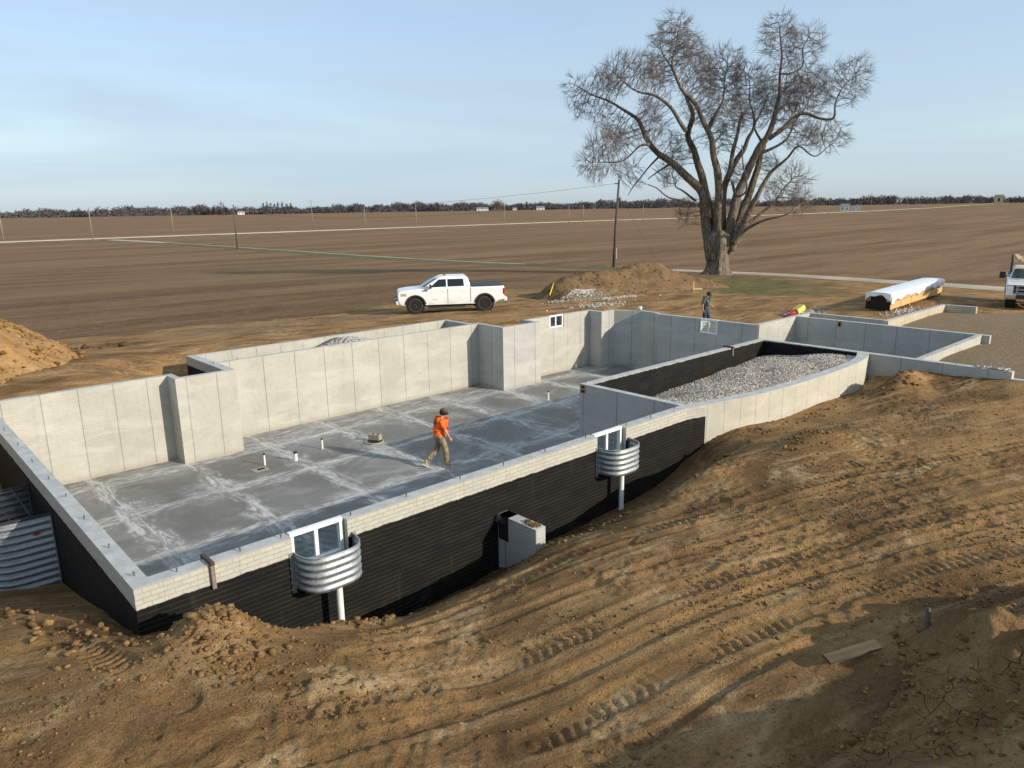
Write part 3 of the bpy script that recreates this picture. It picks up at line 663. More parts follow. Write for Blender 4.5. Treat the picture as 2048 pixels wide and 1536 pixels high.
def dirt_tints(n, rg):
    t = rg.uniform(0, 1, n)[:, None]; return np.array([.14, .083, .036])*(1-t)+np.array([.38, .23, .095])*t
# clods on the near yard
rg = np.random.default_rng(5); n = 42000
x = rg.uniform(-3, 25, n*3); y = rg.uniform(-1, 9.8, n*3)
den = sstep(-.1, .55, fbm(x/1.6, y/1.2, 4, 301)) * (~inpoly(x, y, PIT)); k = rg.uniform(0, 1, len(x)) < den*.8+.06; x, y = x[k][:n], y[k][:n]
sz = .005 + .028*rg.random(len(x))**5.0
scatter('soil_clods', np.column_stack([x, y, ground_z(x, y)+sz*.25]), sz, M['clod'], dirt_tints(len(x), rg), 6)
# bigger lumps along the edge of the excavation and beside the machine track
P = []; 
for (cx, cy, sx, sy, c) in [(3.0,8.9,.55,.55,150),(2.7,8.2,.45,.6,110),(4.4,9.0,.7,.18,60),(5.3,8.75,.8,.22,50),(2.2,9.3,.2,.5,40),(8.9,8.6,.7,.2,45),(10.8,8.75,1.2,.25,70),(13.2,8.6,1.2,.35,80),(23,8.0,1.2,.5,120),(15.6,7.3,1.3,.4,120),(1.6,10.4,.35,.9,90),(1.1,12.2,.5,.7,60),(19,8.6,3,.25,70)]:
    P.append(np.column_stack([rg.normal(cx, sx*.6, c), rg.normal(cy, sy*.6, c)]))
P = np.concatenate(P); P = P[~inpoly(P[:, 0], P[:, 1], PIT)]; sz = .018+.055*rg.random(len(P))**2.6
scatter('soil_lumps', np.column_stack([P, ground_z(P[:, 0], P[:, 1])+sz*.3]), sz, M['clod'], dirt_tints(len(P), rg), 7, .8, 1)
# loose stones on the tracks behind the house
P = []
for cx, cy, rx, ry, c in [(36.6,29.6,2.0,.6,260),(33.6,30.8,2.4,.7,220),(34.6,31.3,1.5,.5,500),(36.5,17.4,1.5,.7,220),(38.5,13.4,2.0,.5,200),(32,27.5,2.5,1.0,160)]:
    P.append(np.column_stack([rg.normal(cx, rx*.5, c), rg.normal(cy, ry*.5, c)]))
P = np.concatenate(P); sz = .025+.05*rg.random(len(P)); zz = ground_z(P[:, 0], P[:, 1])
zz += np.clip(ridge([(33.3,31.2,.15),(34.4,31.5,.55),(35.8,31.3,.5),(36.6,30.8,.1)], .55, .3)(P[:, 0], P[:, 1]), 0, 1)
tt = rg.uniform(.30, .62, len(P))[:, None]*np.array([1.05, .93, .78])
scatter('loose_stones', np.column_stack([P, zz+sz*.3]), sz, M['stone'], tt, 8)

for nm, fn, bx, cnt, s0, s1, dk, sd in [('spoil_clods', ridge([(-5,1.0,1.9),(-2.2,-.8,2.4),(.3,-2.0,2.7),(4,-2.9,2.75),(8,-3.1,2.6),(12,-4.4,1.9)], .52), (0, 12, -1, 5.5), 7000, .008, .05, 1.0, 61),
                                       ('hump_clods', ridge([(9.0,1.72,.5),(10.1,1.0,.78),(12.5,-.3,.85)], .80, .2), (8.3, 13, -1, 3), 1400, .010, .06, 1.0, 62),
                                       ('clay_clods', ridge([(-6,31,6.5),(-1,31.5,5.0),(1.3,32,3.4),(3.2,32.6,1.3),(4.6,33.2,.4)], .72, .4), (-3, 7.5, 24, 36), 1800, .03, .15, 1.2, 63),
                                       ('topsoil_clods', ridge([(33.6,31.6,.35),(35.2,33,1.25),(36.6,33.6,1.35),(38.4,33.2,1.35),(40.2,33.6,1.45),(42,34,1.55),(44.6,33.2,1.85),(46.2,32.4,1.35),(48,31.2,.75),(49.4,30.2,.2)], .62, .4), (31, 51, 28, 36), 1500, .02, .10, .75, 64)]:
    rg = np.random.default_rng(sd); x = rg.uniform(bx[0], bx[1], cnt*2); y = rg.uniform(bx[2], bx[3], cnt*2); h = fn(x, y); k = (h > -.15) & (~inpoly(x, y, PIT)); x, y, h = x[k][:cnt], y[k][:cnt], h[k][:cnt]
    sz = s0+(s1-s0)*rg.random(len(x))**4; scatter(nm, np.column_stack([x, y, ground_z(x, y, False)+np.maximum(h, 0)+sz*.15]), sz, M['clod'], dirt_tints(len(x), rg)*dk*np.array([1.15, 1, .85]), sd, .75)
x = rg.normal(3.0, 1.9, 260); y = rg.normal(28.6, .55, 260)+(x-3)*.75; sz = .05+.22*rg.random(260)**2
scatter('dark_clods', np.column_stack([x, y, ground_z(x, y)+sz*.3]), sz, M['clod'], dirt_tints(260, rg)*np.array([.55, .6, .7]), 66, .8)

# ------------------------------------------------------------------ foundation
HW = 2.69
found = tag(empty('concrete_foundation', (12, 16, 0)), 'grey poured concrete basement foundation with dark coated outer walls and an open slab', 'foundation')
def fnd(o): o.parent = found; o.matrix_parent_inverse = Matrix.Translation((-12, -16, 0)); return o
def wall_strip(mb, inner, outer, z0, z1, mi=0, mo=1, mt=2, mc=0, caps=(True, True), ztop=None):
    """wall between two polylines; UV u = metres along, v = height"""
    n = len(inner); zt = ztop or [z1]*n
    u = [inner[0][0] if abs(inner[-1][0]-inner[0][0]) >= abs(inner[-1][1]-inner[0][1]) else inner[0][1]]
    sg = 1.0 if (inner[-1][0]-inner[0][0] if abs(inner[-1][0]-inner[0][0]) >= abs(inner[-1][1]-inner[0][1]) else inner[-1][1]-inner[0][1]) > 0 else -1.0
    for i in range(1, n): u.append(u[-1]+sg*math.dist(inner[i], inner[i-1]))
    for i in range(n-1):
        a, b, c, d = inner[i], inner[i+1], outer[i], outer[i+1]; za, zb = zt[i], zt[i+1]
        uv = [(u[i], z0), (u[i+1], z0), (u[i+1], zb), (u[i], za)]
        mb.add([(*a, z0), (*b, z0), (*b, zb), (*a, za)], [(0, 1, 2, 3)], [uv], mi)
        mb.add([(*c, z0), (*d, z0), (*d, zb), (*c, za)], [(3, 2, 1, 0)], [uv[::-1]], mo)
        mb.add([(*a, za), (*b, zb), (*d, zb), (*c, za)], [(0, 1, 2, 3)], [[(0, 0), (1, 0), (1, 1), (0, 1)]], mt)
    for e, k in ((0, 0), (1, n-1)):
        if caps[e]:
            a, c = inner[k], outer[k]; w = math.dist(a, c)
            mb.add([(*a, z0), (*c, z0), (*c, zt[k]), (*a, zt[k])], [(0, 1, 2, 3)], [[(0, z0), (w, z0), (w, zt[k]), (0, zt[k])]], mc)
    return mb
def wall(pieces, mats, name='wall'):
    mb = MB()
    for p in pieces: wall_strip(mb, *p[:2], *(p[2:4] if len(p) > 2 else (-.3, HW)), **(p[4] if len(p) > 4 else {}))
    return fnd(mb.build(name, mats, fixn=False))
CI, CO, TP = M['conc'], M['coat'], M['top']
# front wall, with two openings for the basement windows
yi, yo = 10.20, 9.95
fr = []
for a, b, zt in [(2.25, 4.50, HW), (4.50, 5.46, 2.09), (5.46, 11.60, HW), (11.60, 12.58, 2.09), (12.58, 14.95, HW)]:
    fr.append(([(a, yi), (b, yi)], [(a, yo), (b, yo)], -.3, zt, dict(mc=1 if a < 3 else 0)))
wall(fr, [CI, CO, TP])
# curved porch wall; the coating runs on for half a metre and stops at a clean edge
ci = [(14.95,10.20),(15.45,10.12),(16.37,9.86),(17.4,9.69),(18.59,9.56),(19.8,9.49),(21.05,9.46),(22.1,9.46),(23.12,9.51),(23.9,9.63),(24.7,9.92)]
co = [(14.95,9.95),(15.55,9.80),(16.4,9.56),(17.35,9.38),(18.5,9.26),(19.75,9.19),(21.05,9.16),(22.2,9.17),(23.2,9.22),(24.0,9.33),(24.7,9.54)]
wall([(ci[:2], co[:2], -.3, HW, dict(caps=(False, False)))], [CI, CO, TP])
wall([(ci[1:], co[1:], -.3, HW, dict(caps=(True, False)))], [M['conc'], make_concrete('porch_wall_concrete', base=(.46, .43, .35), seam=.62, lstr=.6), TP])
# left wall and the back walls with their piers and the recess
wall([([(2.50,23.3),(2.50,10.20)], [(2.25,23.5),(2.25,10.20)], -.3, HW)], [CI, CO, TP])
wall([([(2.50,23.3),(7.05,23.3)], [(2.50,23.5),(7.05,23.5)])], [CI, CO, M['top_dirt']])
wall([([(7.05,23.5),(7.05,22.6)], [(7.25,23.5),(7.25,22.8)], -.3, HW, dict(caps=(True, False))), ([(7.05,22.6),(8.9,22.6)], [(7.25,22.8),(8.6,22.8)], -.3, HW, dict(caps=(False, False)))], [CI, CO, TP])
wall([([(8.9,22.6),(8.9,24.05),(8.9,26.1)], [(8.6,22.8),(8.6,24.05),(8.6,26.1)])], [CI, CO, TP])
wall([([(8.9,24.05),(20.1,24.05)], [(8.9,24.25),(20.1,24.25)])], [make_concrete('recess_concrete', seam=1.16), CI, TP])
wall([([(8.9,25.9),(19.75,25.9)], [(8.9,26.1),(19.95,26.1)]), ([(19.75,25.9),(19.75,24.25)], [(19.95,26.1),(19.95,24.25)])], [CI, CO, TP])
wall([([(20.1,24.25),(20.1,22.45)], [(20.3,24.25),(20.3,22.65)], -.3, HW, dict(caps=(True, False))), ([(20.1,22.45),(22.3,22.45)], [(20.3,22.65),(22.3,22.65)], -.3, HW, dict(caps=(False, True))),
      ([(22.3,22.65),(22.3,23.25)], [(22.1,22.65),(22.1,23.45)])], [M['conc_grey'], CO, M['top_dirt']])
bk = []
for a, b, zt in [(22.3, 23.68, HW), (23.68, 24.62, 2.12), (24.62, 26.35, HW)]: bk.append(([(a, 23.25), (b, 23.25)], [(a, 23.45), (b, 23.45)], -.3, zt))
wall(bk, [CI, CO, TP])
pi_ = [(26.35,23.45),(26.35,22.45),(27.2,22.4),(27.87,21.25),(27.80,20.5),(27.52,20.05),(27.60,17.95)]
po_ = [(26.6,23.45),(26.6,22.68),(27.3,22.62),(28.1,21.35),(28.02,20.5),(27.74,20.0),(27.80,17.95)]
sw = [(pi_, po_)]
sw += [([(27.60,17.95),(27.60,17.03)], [(27.80,17.95),(27.80,17.03)], -.3, 2.06), ([(27.60,17.03),(27.60,15.2)], [(27.80,17.03),(27.80,15.4)])]
wall(sw, [M['conc_grey'], CO, TP])
wall([([(27.80,15.2),(30.95,15.2),(32.3,15.2)], [(27.80,15.4),(30.95,15.4),(32.5,15.4)])], [M['conc'], CO, TP])
wall([([(30.95,15.2),(30.95,7.75)], [(31.15,15.2),(31.15,7.75)])], [M['conc_grey'], M['conc'], TP])
wall([([(32.30,15.2),(32.30,12.0)], [(32.5,15.2),(32.5,12.0)])], [M['conc_grey'], CO, TP])
wall([([(32.2,11.8),(39.1,11.8)], [(32.2,12.0),(39.3,12.0)]), ([(39.1,11.8),(39.1,10.5)], [(39.3,11.8),(39.3,10.5)])], [make_concrete('garage_wall_concrete', base=(.46, .40, .29)), CI, TP])
wall([([(24.95,8.0),(30.95,8.0)], [(24.95,8.2),(30.95,8.2)])], [M['conc'], CI, M['top_dirt']])
# walls of the gravel-filled pocket
wall([([(15.0,13.55),(24.7,13.55)], [(15.2,13.3),(24.7,13.3)])], [M['conc_grey'], M['black'], TP])
wall([([(15.0,10.2),(15.0,13.55)], [(15.2,10.2),(15.2,13.3)])], [M['conc_grey'], M['black'], TP])
wall([([(24.95,13.55),(24.95,9.8)], [(24.7,13.55),(24.7,9.8)])], [CI, M['black'], TP])
wall([([(24.95,9.8),(24.95,5.5)], [(24.7,9.8),(24.7,5.5)])], [CI, M['conc_grey'], TP])
wall([([(24.93,5.5),(24.93,1.0)], [(24.72,5.5),(24.72,1.0)], 1.6, 2.48)], [CI, M['conc_grey'], TP])
# short buttress stub in the trench
mb = MB(); wall_strip(mb, [(8.70,9.95),(8.70,8.91)], [(8.95,9.95),(8.95,8.91)], .2, 1.80, ztop=[1.80, 1.80]); bt = fnd(mb.build('buttress', [M['conc_grey'], M['conc'], TP]))
sp = MB(); sp.tube([(8.70,9.93,1.70),(8.72,9.70,1.66)], [.12,.05], 7); sp.box((8.83,9.8,1.55),(.262,.28,.5)); o = sp.build('coating_patch', M['hollow'], bt)
q = MB(); 
for i in range(26): q.tube([(8.76+.14*random.random(), 8.96+.36*random.random(), 1.80)]+[(0, 0, 0)][:0]+[(8.82+.02*random.random(), 9.1+.1*random.random(), 1.83)], [.05,.015], 5)
q.build('soil_cap', M['spoil'], bt)
# slab
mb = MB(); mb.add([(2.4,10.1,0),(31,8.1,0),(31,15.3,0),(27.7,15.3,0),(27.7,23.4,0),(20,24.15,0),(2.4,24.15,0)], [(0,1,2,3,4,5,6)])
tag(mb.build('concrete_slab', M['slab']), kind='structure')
# windows of the basement
def window(x0, x1, y, zb, axis, flip=1):
    """white slider window; axis 'x' lies along X at y, axis 'y' along Y at x=y"""
    w = abs(x1-x0); h = HW+.02-zb; cx = (x0+x1)/2
    wd = empty('window', (cx, y, zb) if axis == 'x' else (y, cx, zb), 0 if axis == 'x' else math.pi/2); fnd(wd)
    f = MB(); t = .065; d = .10
    for c, dd in [((-w/2+t/2, 0, h/2), (t, d, h)), ((w/2-t/2, 0, h/2), (t, d, h)), ((0, 0, h-t/2), (w-2*t, d, t)), ((0, 0, t/2), (w-2*t, d, t))]: f.box(c, dd)
    f.build('frame', M['vinyl'], wd, bevel=.006)
    MB().box((0, .012, h/2), (.062, .05, h-2*t-.002)).build('mullion', M['vinyl'], wd, bevel=.004)
    for sx in (-1, 1): MB().box((sx*(w/4-.01), .012 if sx < 0 else .0, h/2), (w/2-.1, .012, h-2*t)).build('pane', M['glass'], wd)
    return wd
window(4.52, 5.44, 10.10, 2.10, 'x'); window(11.62, 12.56, 10.10, 2.10, 'x')
window(23.70, 24.60, 23.33, 2.13, 'x'); window(17.05, 17.93, 27.68, 2.07, 'y')
# beam pockets: wood-lined notches
def pocket(c, d, axis, n=1):
    o = MB()
    for i in range(n): 
        zc = c[2]+(i-(n-1)/2)*d[2]/n
        o.box((c[0], c[1], zc), (d[0], d[1], d[2]/n))
    b = fnd(o.build('beam_pocket', M['osb']))
    h = MB()
    for i in range(n):
        zc = c[2]+(i-(n-1)/2)*d[2]/n
        dd = (d[0]+.008, d[1]*.55, d[2]/n*.62); h.box((c[0], c[1], zc), dd)
    h.build('recess', M['hollow'], b)
pocket((27.60, 18.92, 2.55), (.012, .16, .24), 'y'); pocket((30.95, 13.28, 2.54), (.012, .18, .26), 'y'); pocket((15.0, 13.42, 2.55), (.014, .20, .24), 'y', 2)
# anchor bolts along the wall tops
bolt = None
def add_bolt(x, y, z=HW):
    global bolt
    if bolt is None:
        mb = MB(); mb.tube([(0,0,0),(0,0,.075)], .0085, 6); mb.cyl((0,0,.045), .017, .012, 6); bolt = mb.build('anchor_bolt', M['bolt']); bolt.parent = found; b = bolt
    else: b = bolt.copy(); COL.objects.link(b)
    b.matrix_parent_inverse = Matrix.Translation((-12, -16, 0)); b.location = (x, y, z); b.rotation_euler = (random.uniform(-.12, .12), random.uniform(-.12, .12), random.random())
for yy in (10.35, 11.55, 13.0, 14.3, 15.5, 16.9, 18.4, 20.0, 21.6): add_bolt(2.38+random.uniform(-.02, .02), yy)
for xx in (2.85, 3.75, 4.38, 5.58, 6.7, 7.9, 8.95, 10.1, 11.35, 12.7, 13.6, 14.6): add_bolt(xx, 10.06+random.uniform(-.02, .02))
for xx, yy in [(8.75,23.3),(8.75,24.0),(9.6,24.15),(11.2,24.15),(13.0,24.15),(15.1,13.42),(17.0,13.42),(19.3,13.42),(15.1,12.0),(15.12,10.9),(24.83,12.4),(24.83,11),(24.83,8.6),(24.83,7.0)]: add_bolt(xx, yy)
# steel whalers' clamp left hanging over the front wall, and one on the pocket wall
def clamp(x, y0, y1, zlow, label, flip=False):
    o = empty('form_bracket', (x, (y0+y1)/2, HW))
    b = MB(); b.box((0, 0, .028), (.05, abs(y1-y0)+.16, .05), mat=0); b.build('arm', M['rust'], o)
    b = MB(); s = -1 if y1 < y0 else 1
    b.box((0, s*(abs(y1-y0)/2+.03), -(HW-zlow)/2), (.055, .05, HW-zlow), mat=0); b.build('leg', M['wood_form'], o)
    b = MB(); b.box((0, -s*(abs(y1-y0)/2+.07), -.02), (.05, .04, .10)); b.build('hook', M['rust'], o)
    return tag(o, label, 'bracket')
clamp(3.28, 10.2, 9.95, 2.33, 'rusty form bracket hooked over the front wall near its left corner')
clamp(22.55, 13.55, 13.3, 2.42, 'rusty form bracket hooked over the black pocket wall above the gravel')

# gravel fill of the pocket
X, Y = np.meshgrid(np.arange(15.15, 24.8, .1), np.arange(9.3, 13.45, .1)); x, y = X.ravel(), Y.ravel()
def fillz(x, y):
    front = np.interp(x, [15, 15.8, 17, 24.7], [10.2, 9.95, 9.7, 9.5])
    d = y-front
    bk_ = np.interp(x, [15, 16.8, 18.6, 21, 24.7], [1.55, 1.72, 1.84, 1.95, 2.12]); z = 2.62+(bk_-2.62)*np.clip(d/3.6, 0, 1.1)**1.25
    return z+.07*fbm(x/1.1, y/1.1, 3, 401)
z = fillz(x, y); n = X.shape[1]; m = X.shape[0]; ii = (np.arange(m-1)[:, None]*n+np.arange(n-1)[None, :]).ravel(); Fq = np.stack([ii, ii+1, ii+n+1, ii+n], 1)
okv = inpoly(x, y, [(15.1,10.1),(15.5,9.98),(16.4,9.72),(18.5,9.4),(21,9.3),(23.1,9.36),(24,9.5),(24.8,9.75),(24.8,13.4),(15.1,13.4)])
tag(np_mesh('gravel_fill', np.stack([x, y, z], 1), Fq[okv[Fq].all(1)], M['gravel'], smooth=True), kind='stuff')
n = 30000; x = rg.uniform(15.2, 24.7, n); y = rg.uniform(9.4, 13.3, n)
k = inpoly(x, y, [(15.25,10.22),(15.6,10.12),(16.4,9.9),(18.5,9.6),(21,9.5),(23.1,9.56),(24,9.72),(24.66,9.95),(24.66,13.25),(15.25,13.25)]); x, y = x[k], y[k]
sz = .014+.022*rg.random(len(x)); tt = rg.uniform(.20, .60, len(x))[:, None]*np.array([1.24, 1.06, .87])*np.where(rg.random(len(x)) < .15, .6, 1)[:, None]
scatter('gravel_stones', np.column_stack([x, y, fillz(x, y)+sz*.2]), sz, M['stone'], tt, 12, .8)
# gravel lying between the recess wall and its outer wall
X, Y = np.meshgrid(np.arange(8.95, 19.8, .15), np.arange(24.2, 25.95, .15)); x, y = X.ravel(), Y.ravel(); z = 2.30+.34*np.exp(-((x-14.4)/1.0)**2)+.06*fbm(x, y, 3, 5)-sstep(12.4, 9, x)*1.2
n = X.shape[1]; m = X.shape[0]; ii = (np.arange(m-1)[:, None]*n+np.arange(n-1)[None, :]).ravel(); Fq = np.stack([ii, ii+1, ii+n+1, ii+n], 1)
tag(np_mesh('stoop_gravel', np.stack([x, y, z], 1), Fq, M['gravel'], smooth=True), kind='stuff')
n = 900; x = rg.uniform(13.3, 15.6, n); y = rg.uniform(24.3, 25.4, n); sz = .03+.04*rg.random(n); z = 2.30+.34*np.exp(-((x-14.4)/1.0)**2)
scatter('stoop_stones', np.column_stack([x, y, z+.05]), sz, M['stone'], rg.uniform(.2, .6, n)[:, None]*np.array([1, .94, .85]), 13, .8)
for cx, c in ((24.83, 30),):
    yy = rg.uniform(5.6, 6.5, 60); xx = rg.uniform(24.72, 25.0, 60); s_ = .02+.04*rg.random(60)
    scatter('wall_top_rubble', np.column_stack([xx, yy, HW+s_*.4]), s_, M['stone'], rg.uniform(.12, .55, 60)[:, None]*np.array([1, .92, .82]), 15)

# ------------------------------------------------------------------ window wells
def well_shell(x0, x1, y, depth, z0, z1, pitch, amp, nrm=-1, axis='x', n=44, flange=.07):
    """corrugated half-round shell standing off the wall plane y; returns MB in local coordinates"""
    P = []; w = x1-x0
    for i in range(n+1):
        t = i/n*math.pi; ex = abs(math.cos(t))**.62*(1 if math.cos(t) > 0 else -1); ey = abs(math.sin(t))**.72
        P.append((-(ex)*w/2, nrm*ey*depth))
    P = [(-w/2-flange, nrm*.004), (-w/2-.004, nrm*.004)] + P + [(w/2+.004, nrm*.004), (w/2+flange, nrm*.004)]
    P = np.array(P); T = np.gradient(P, axis=0); T /= np.linalg.norm(T, axis=1)[:, None]; N = np.stack([T[:, 1], -T[:, 0]], 1)*(1 if nrm < 0 else -1)
    nz = int((z1-z0)/pitch*12); zs = np.linspace(z0, z1, nz); mb = MB(); V = []
    for z in zs:
        o = amp*math.sin(2*math.pi*(z-z0)/pitch - 1.2)
        for i, p in enumerate(P):
            k = 0 if i < 2 or i > len(P)-3 else min(1, min(i-2, len(P)-3-i)/3)
            q = p+N[i]*o*k; V.append((q[0], q[1], z))
    m = len(P); F = []
    for j in range(nz-1):
        for i in range(m-1): F.append((j*m+i, j*m+i+1, (j+1)*m+i+1, (j+1)*m+i))
    return mb.add(V, F), P
def window_well(cx, y, w, depth, z0, z1, nrm, label, rz=0, pipe=None):
    o = empty('window_well', (cx, y, 0), rz)
    sh, P = well_shell(-w/2, w/2, 0, depth, z0, z1, .118, .0135, nrm); sh.build('well_shell', M['galv'], o, smooth=True, solid=.004)
    rim = MB(); rim.tube([(p[0], p[1], z1) for p in P[2:-2]], .013, 6); rim.build('rim', M['galv'], o, smooth=True)
    for s in (-1, 1): MB().box((s*(w/2+.035), nrm*.012, (z0+z1)/2-.03), (.075, .006, z1-z0+.08)).build('flange', M['galv'], o)
    return tag(o, label, 'window well')
wl = window_well(5.02, 9.947, 1.02, .50, 1.85, 2.44, -1, 'corrugated steel window well nearest the front left corner, over a white pipe')
wr = window_well(12.13, 9.947, 1.02, .50, 1.85, 2.44, -1, 'corrugated steel window well farther along the front wall, under the pocket corner')
window_well(24.15, 23.455, 1.16, .6, 1.75, 2.56, 1, 'corrugated steel window well behind the small window in the back wall')
window_well(27.805, 17.49, 1.10, .6, 1.75, 2.56, 1, 'bright corrugated steel window well behind the window below the man in the grey shirt', rz=-math.pi/2)
def drain_pipe(x, y, zb, label):
    o = empty('drain_pipe', (x, y, zb)); h = 1.93-zb
    MB().tube([(0,0,-.3),(0,0,h-.12)], .054, 16).build('pipe', M['pvc'], o, smooth=False)
    MB().tube([(0,0,h-.14),(0,0,h)], .062, 16).build('coupling', M['pvc'], o)
    return tag(o, label, 'pipe', 'white drain pipes under the window wells')
drain_pipe(5.08, 9.66, .8, 'white upright drain pipe below the window well nearest the front left corner')
drain_pipe(12.12, 9.68, .9, 'white upright drain pipe below the window well farther along the front wall')
# big egress well on the left wall, with a barred cover
eg = empty('egress_well', (2.247, 16.12, 0), 0)
prof = [(0, -1.06), (-.02, -1.0), (-.55, -.985), (-.80, -.93), (-.95, -.80), (-1.02, -.60), (-1.04, -.3), (-1.04, .3), (-1.02, .60), (-.95, .80), (-.80, .93), (-.55, .985), (-.02, 1.0), (0, 1.06)]
P = np.array(prof); T = np.gradient(P, axis=0); T /= np.linalg.norm(T, axis=1)[:, None]; N = np.stack([T[:, 1], -T[:, 0]], 1)*-1
zs = np.linspace(.45, 2.15, 150); V = []; mb = MB()
for z in zs:
    o = .030*math.sin(2*math.pi*z/.135)
    for i in range(len(P)):
        q = P[i]+N[i]*o*(0 if i in (0, len(P)-1) else .3 if i in (1, len(P)-2) else 1); V.append((q[0], q[1], z))
m = len(P); mb.add(V, [(j*m+i, j*m+i+1, (j+1)*m+i+1, (j+1)*m+i) for j in range(len(zs)-1) for i in range(m-1)])
mb.build('well_shell', M['galv'], eg, smooth=True, solid=.005)
for yy in (-1.04, 1.04): MB().box((-.012, yy, 1.3), (.012, .09, 1.75)).build('flange', M['galv'], eg)
cv = MB(); cv.tube([(p[0], p[1], 2.175) for p in prof], .022, 6); cv.build('cover_rim', M['steel_dark'], eg)
cv = MB()
for i in range(13):
    yy = -.90+i*.15; xx = np.interp(abs(yy), [.3, .6, .8, .93, 1.0], [1.03, 1.0, .93, .8, .5]); cv.tube([(-.03, yy, 2.185), (-xx, yy, 2.185)], .0055, 5)
for xx in (-.3, -.62, -.9): cv.tube([(xx, -.93 if xx > -.8 else -.8, 2.2), (xx, .93 if xx > -.8 else .8, 2.2)], .010, 5)
cv.build('cover_grate', M['steel_dark'], eg)
MB().box((-.27, -1.018, 1.86), (.10, .006, .035)).build('red_tag', M['redm'], eg)
tag(eg, 'large deep corrugated egress well with a barred cover on the left wall', 'window well')

# ------------------------------------------------------------------ things on the slab
def stub_pipe(x, y, r, h, label):
    o = empty('stub_pipe', (x, y, 0)); MB().tube([(0,0,-.02),(0,0,h)], r, 16).build('pipe', M['pvc'], o)
    c = MB(); c.tube([(0,0,h-.035),(0,0,h+.012)], r*1.16, 16); c.build('cap', M['steel_dark'], o)
    return tag(o, label, 'pipe')
stub_pipe(8.78, 20.80, .030, .36, 'thin white stub pipe beside the small box-out in the slab')
stub_pipe(9.66, 20.52, .055, .27, 'short thick white stub pipe with a black cap, middle of the three together')
stub_pipe(10.80, 20.94, .030, .35, 'thin white stub pipe nearest the block on the slab')
stub_pipe(20.33, 20.05, .034, .36, 'lone thin white stub pipe farthest back on the slab')
o = empty('floor_drain', (8.50, 20.52, 0)); MB().box((0, 0, .004), (.44, .34, .012)).build('plate', M['cmu'], o); MB().box((.03, .0, .012), (.22, .14, .010)).build('hole', M['hollow'], o); tag(o, 'small rough box-out with a dark hole in the slab', 'floor drain')
o = empty('sump_lid', (12.40, 20.35, 0)); MB().cyl((0, 0, .02), .31, .04, 28).build('lid', M['cmu'], o); MB().cyl((0, 0, .035), .25, .02, 28).build('cover', M['steel_dark'], o); tag(o, 'round sump lid in the slab under a concrete block', 'lid')
# hollow concrete block lying on the lid
b = MB(); w, d, h, t = .40, .20, .19, .034
for c, dd in [((0, -d/2+t/2, 0), (w, t, h)), ((0, d/2-t/2, 0), (w, t, h)), ((-w/2+t/2, 0, 0), (t, d-2*t, h)), ((w/2-t/2, 0, 0), (t, d-2*t, h)), ((0, 0, 0), (t, d-2*t, h))]: b.box(c, dd)
o = b.build('concrete_block', M['cmu'], bevel=.006); o.location = (12.47, 20.42, .155); o.rotation_euler = (math.pi/2*0+.04, math.pi/2*0, math.radians(-62)); tag(o, 'tan hollow concrete block lying on the round lid', 'block')

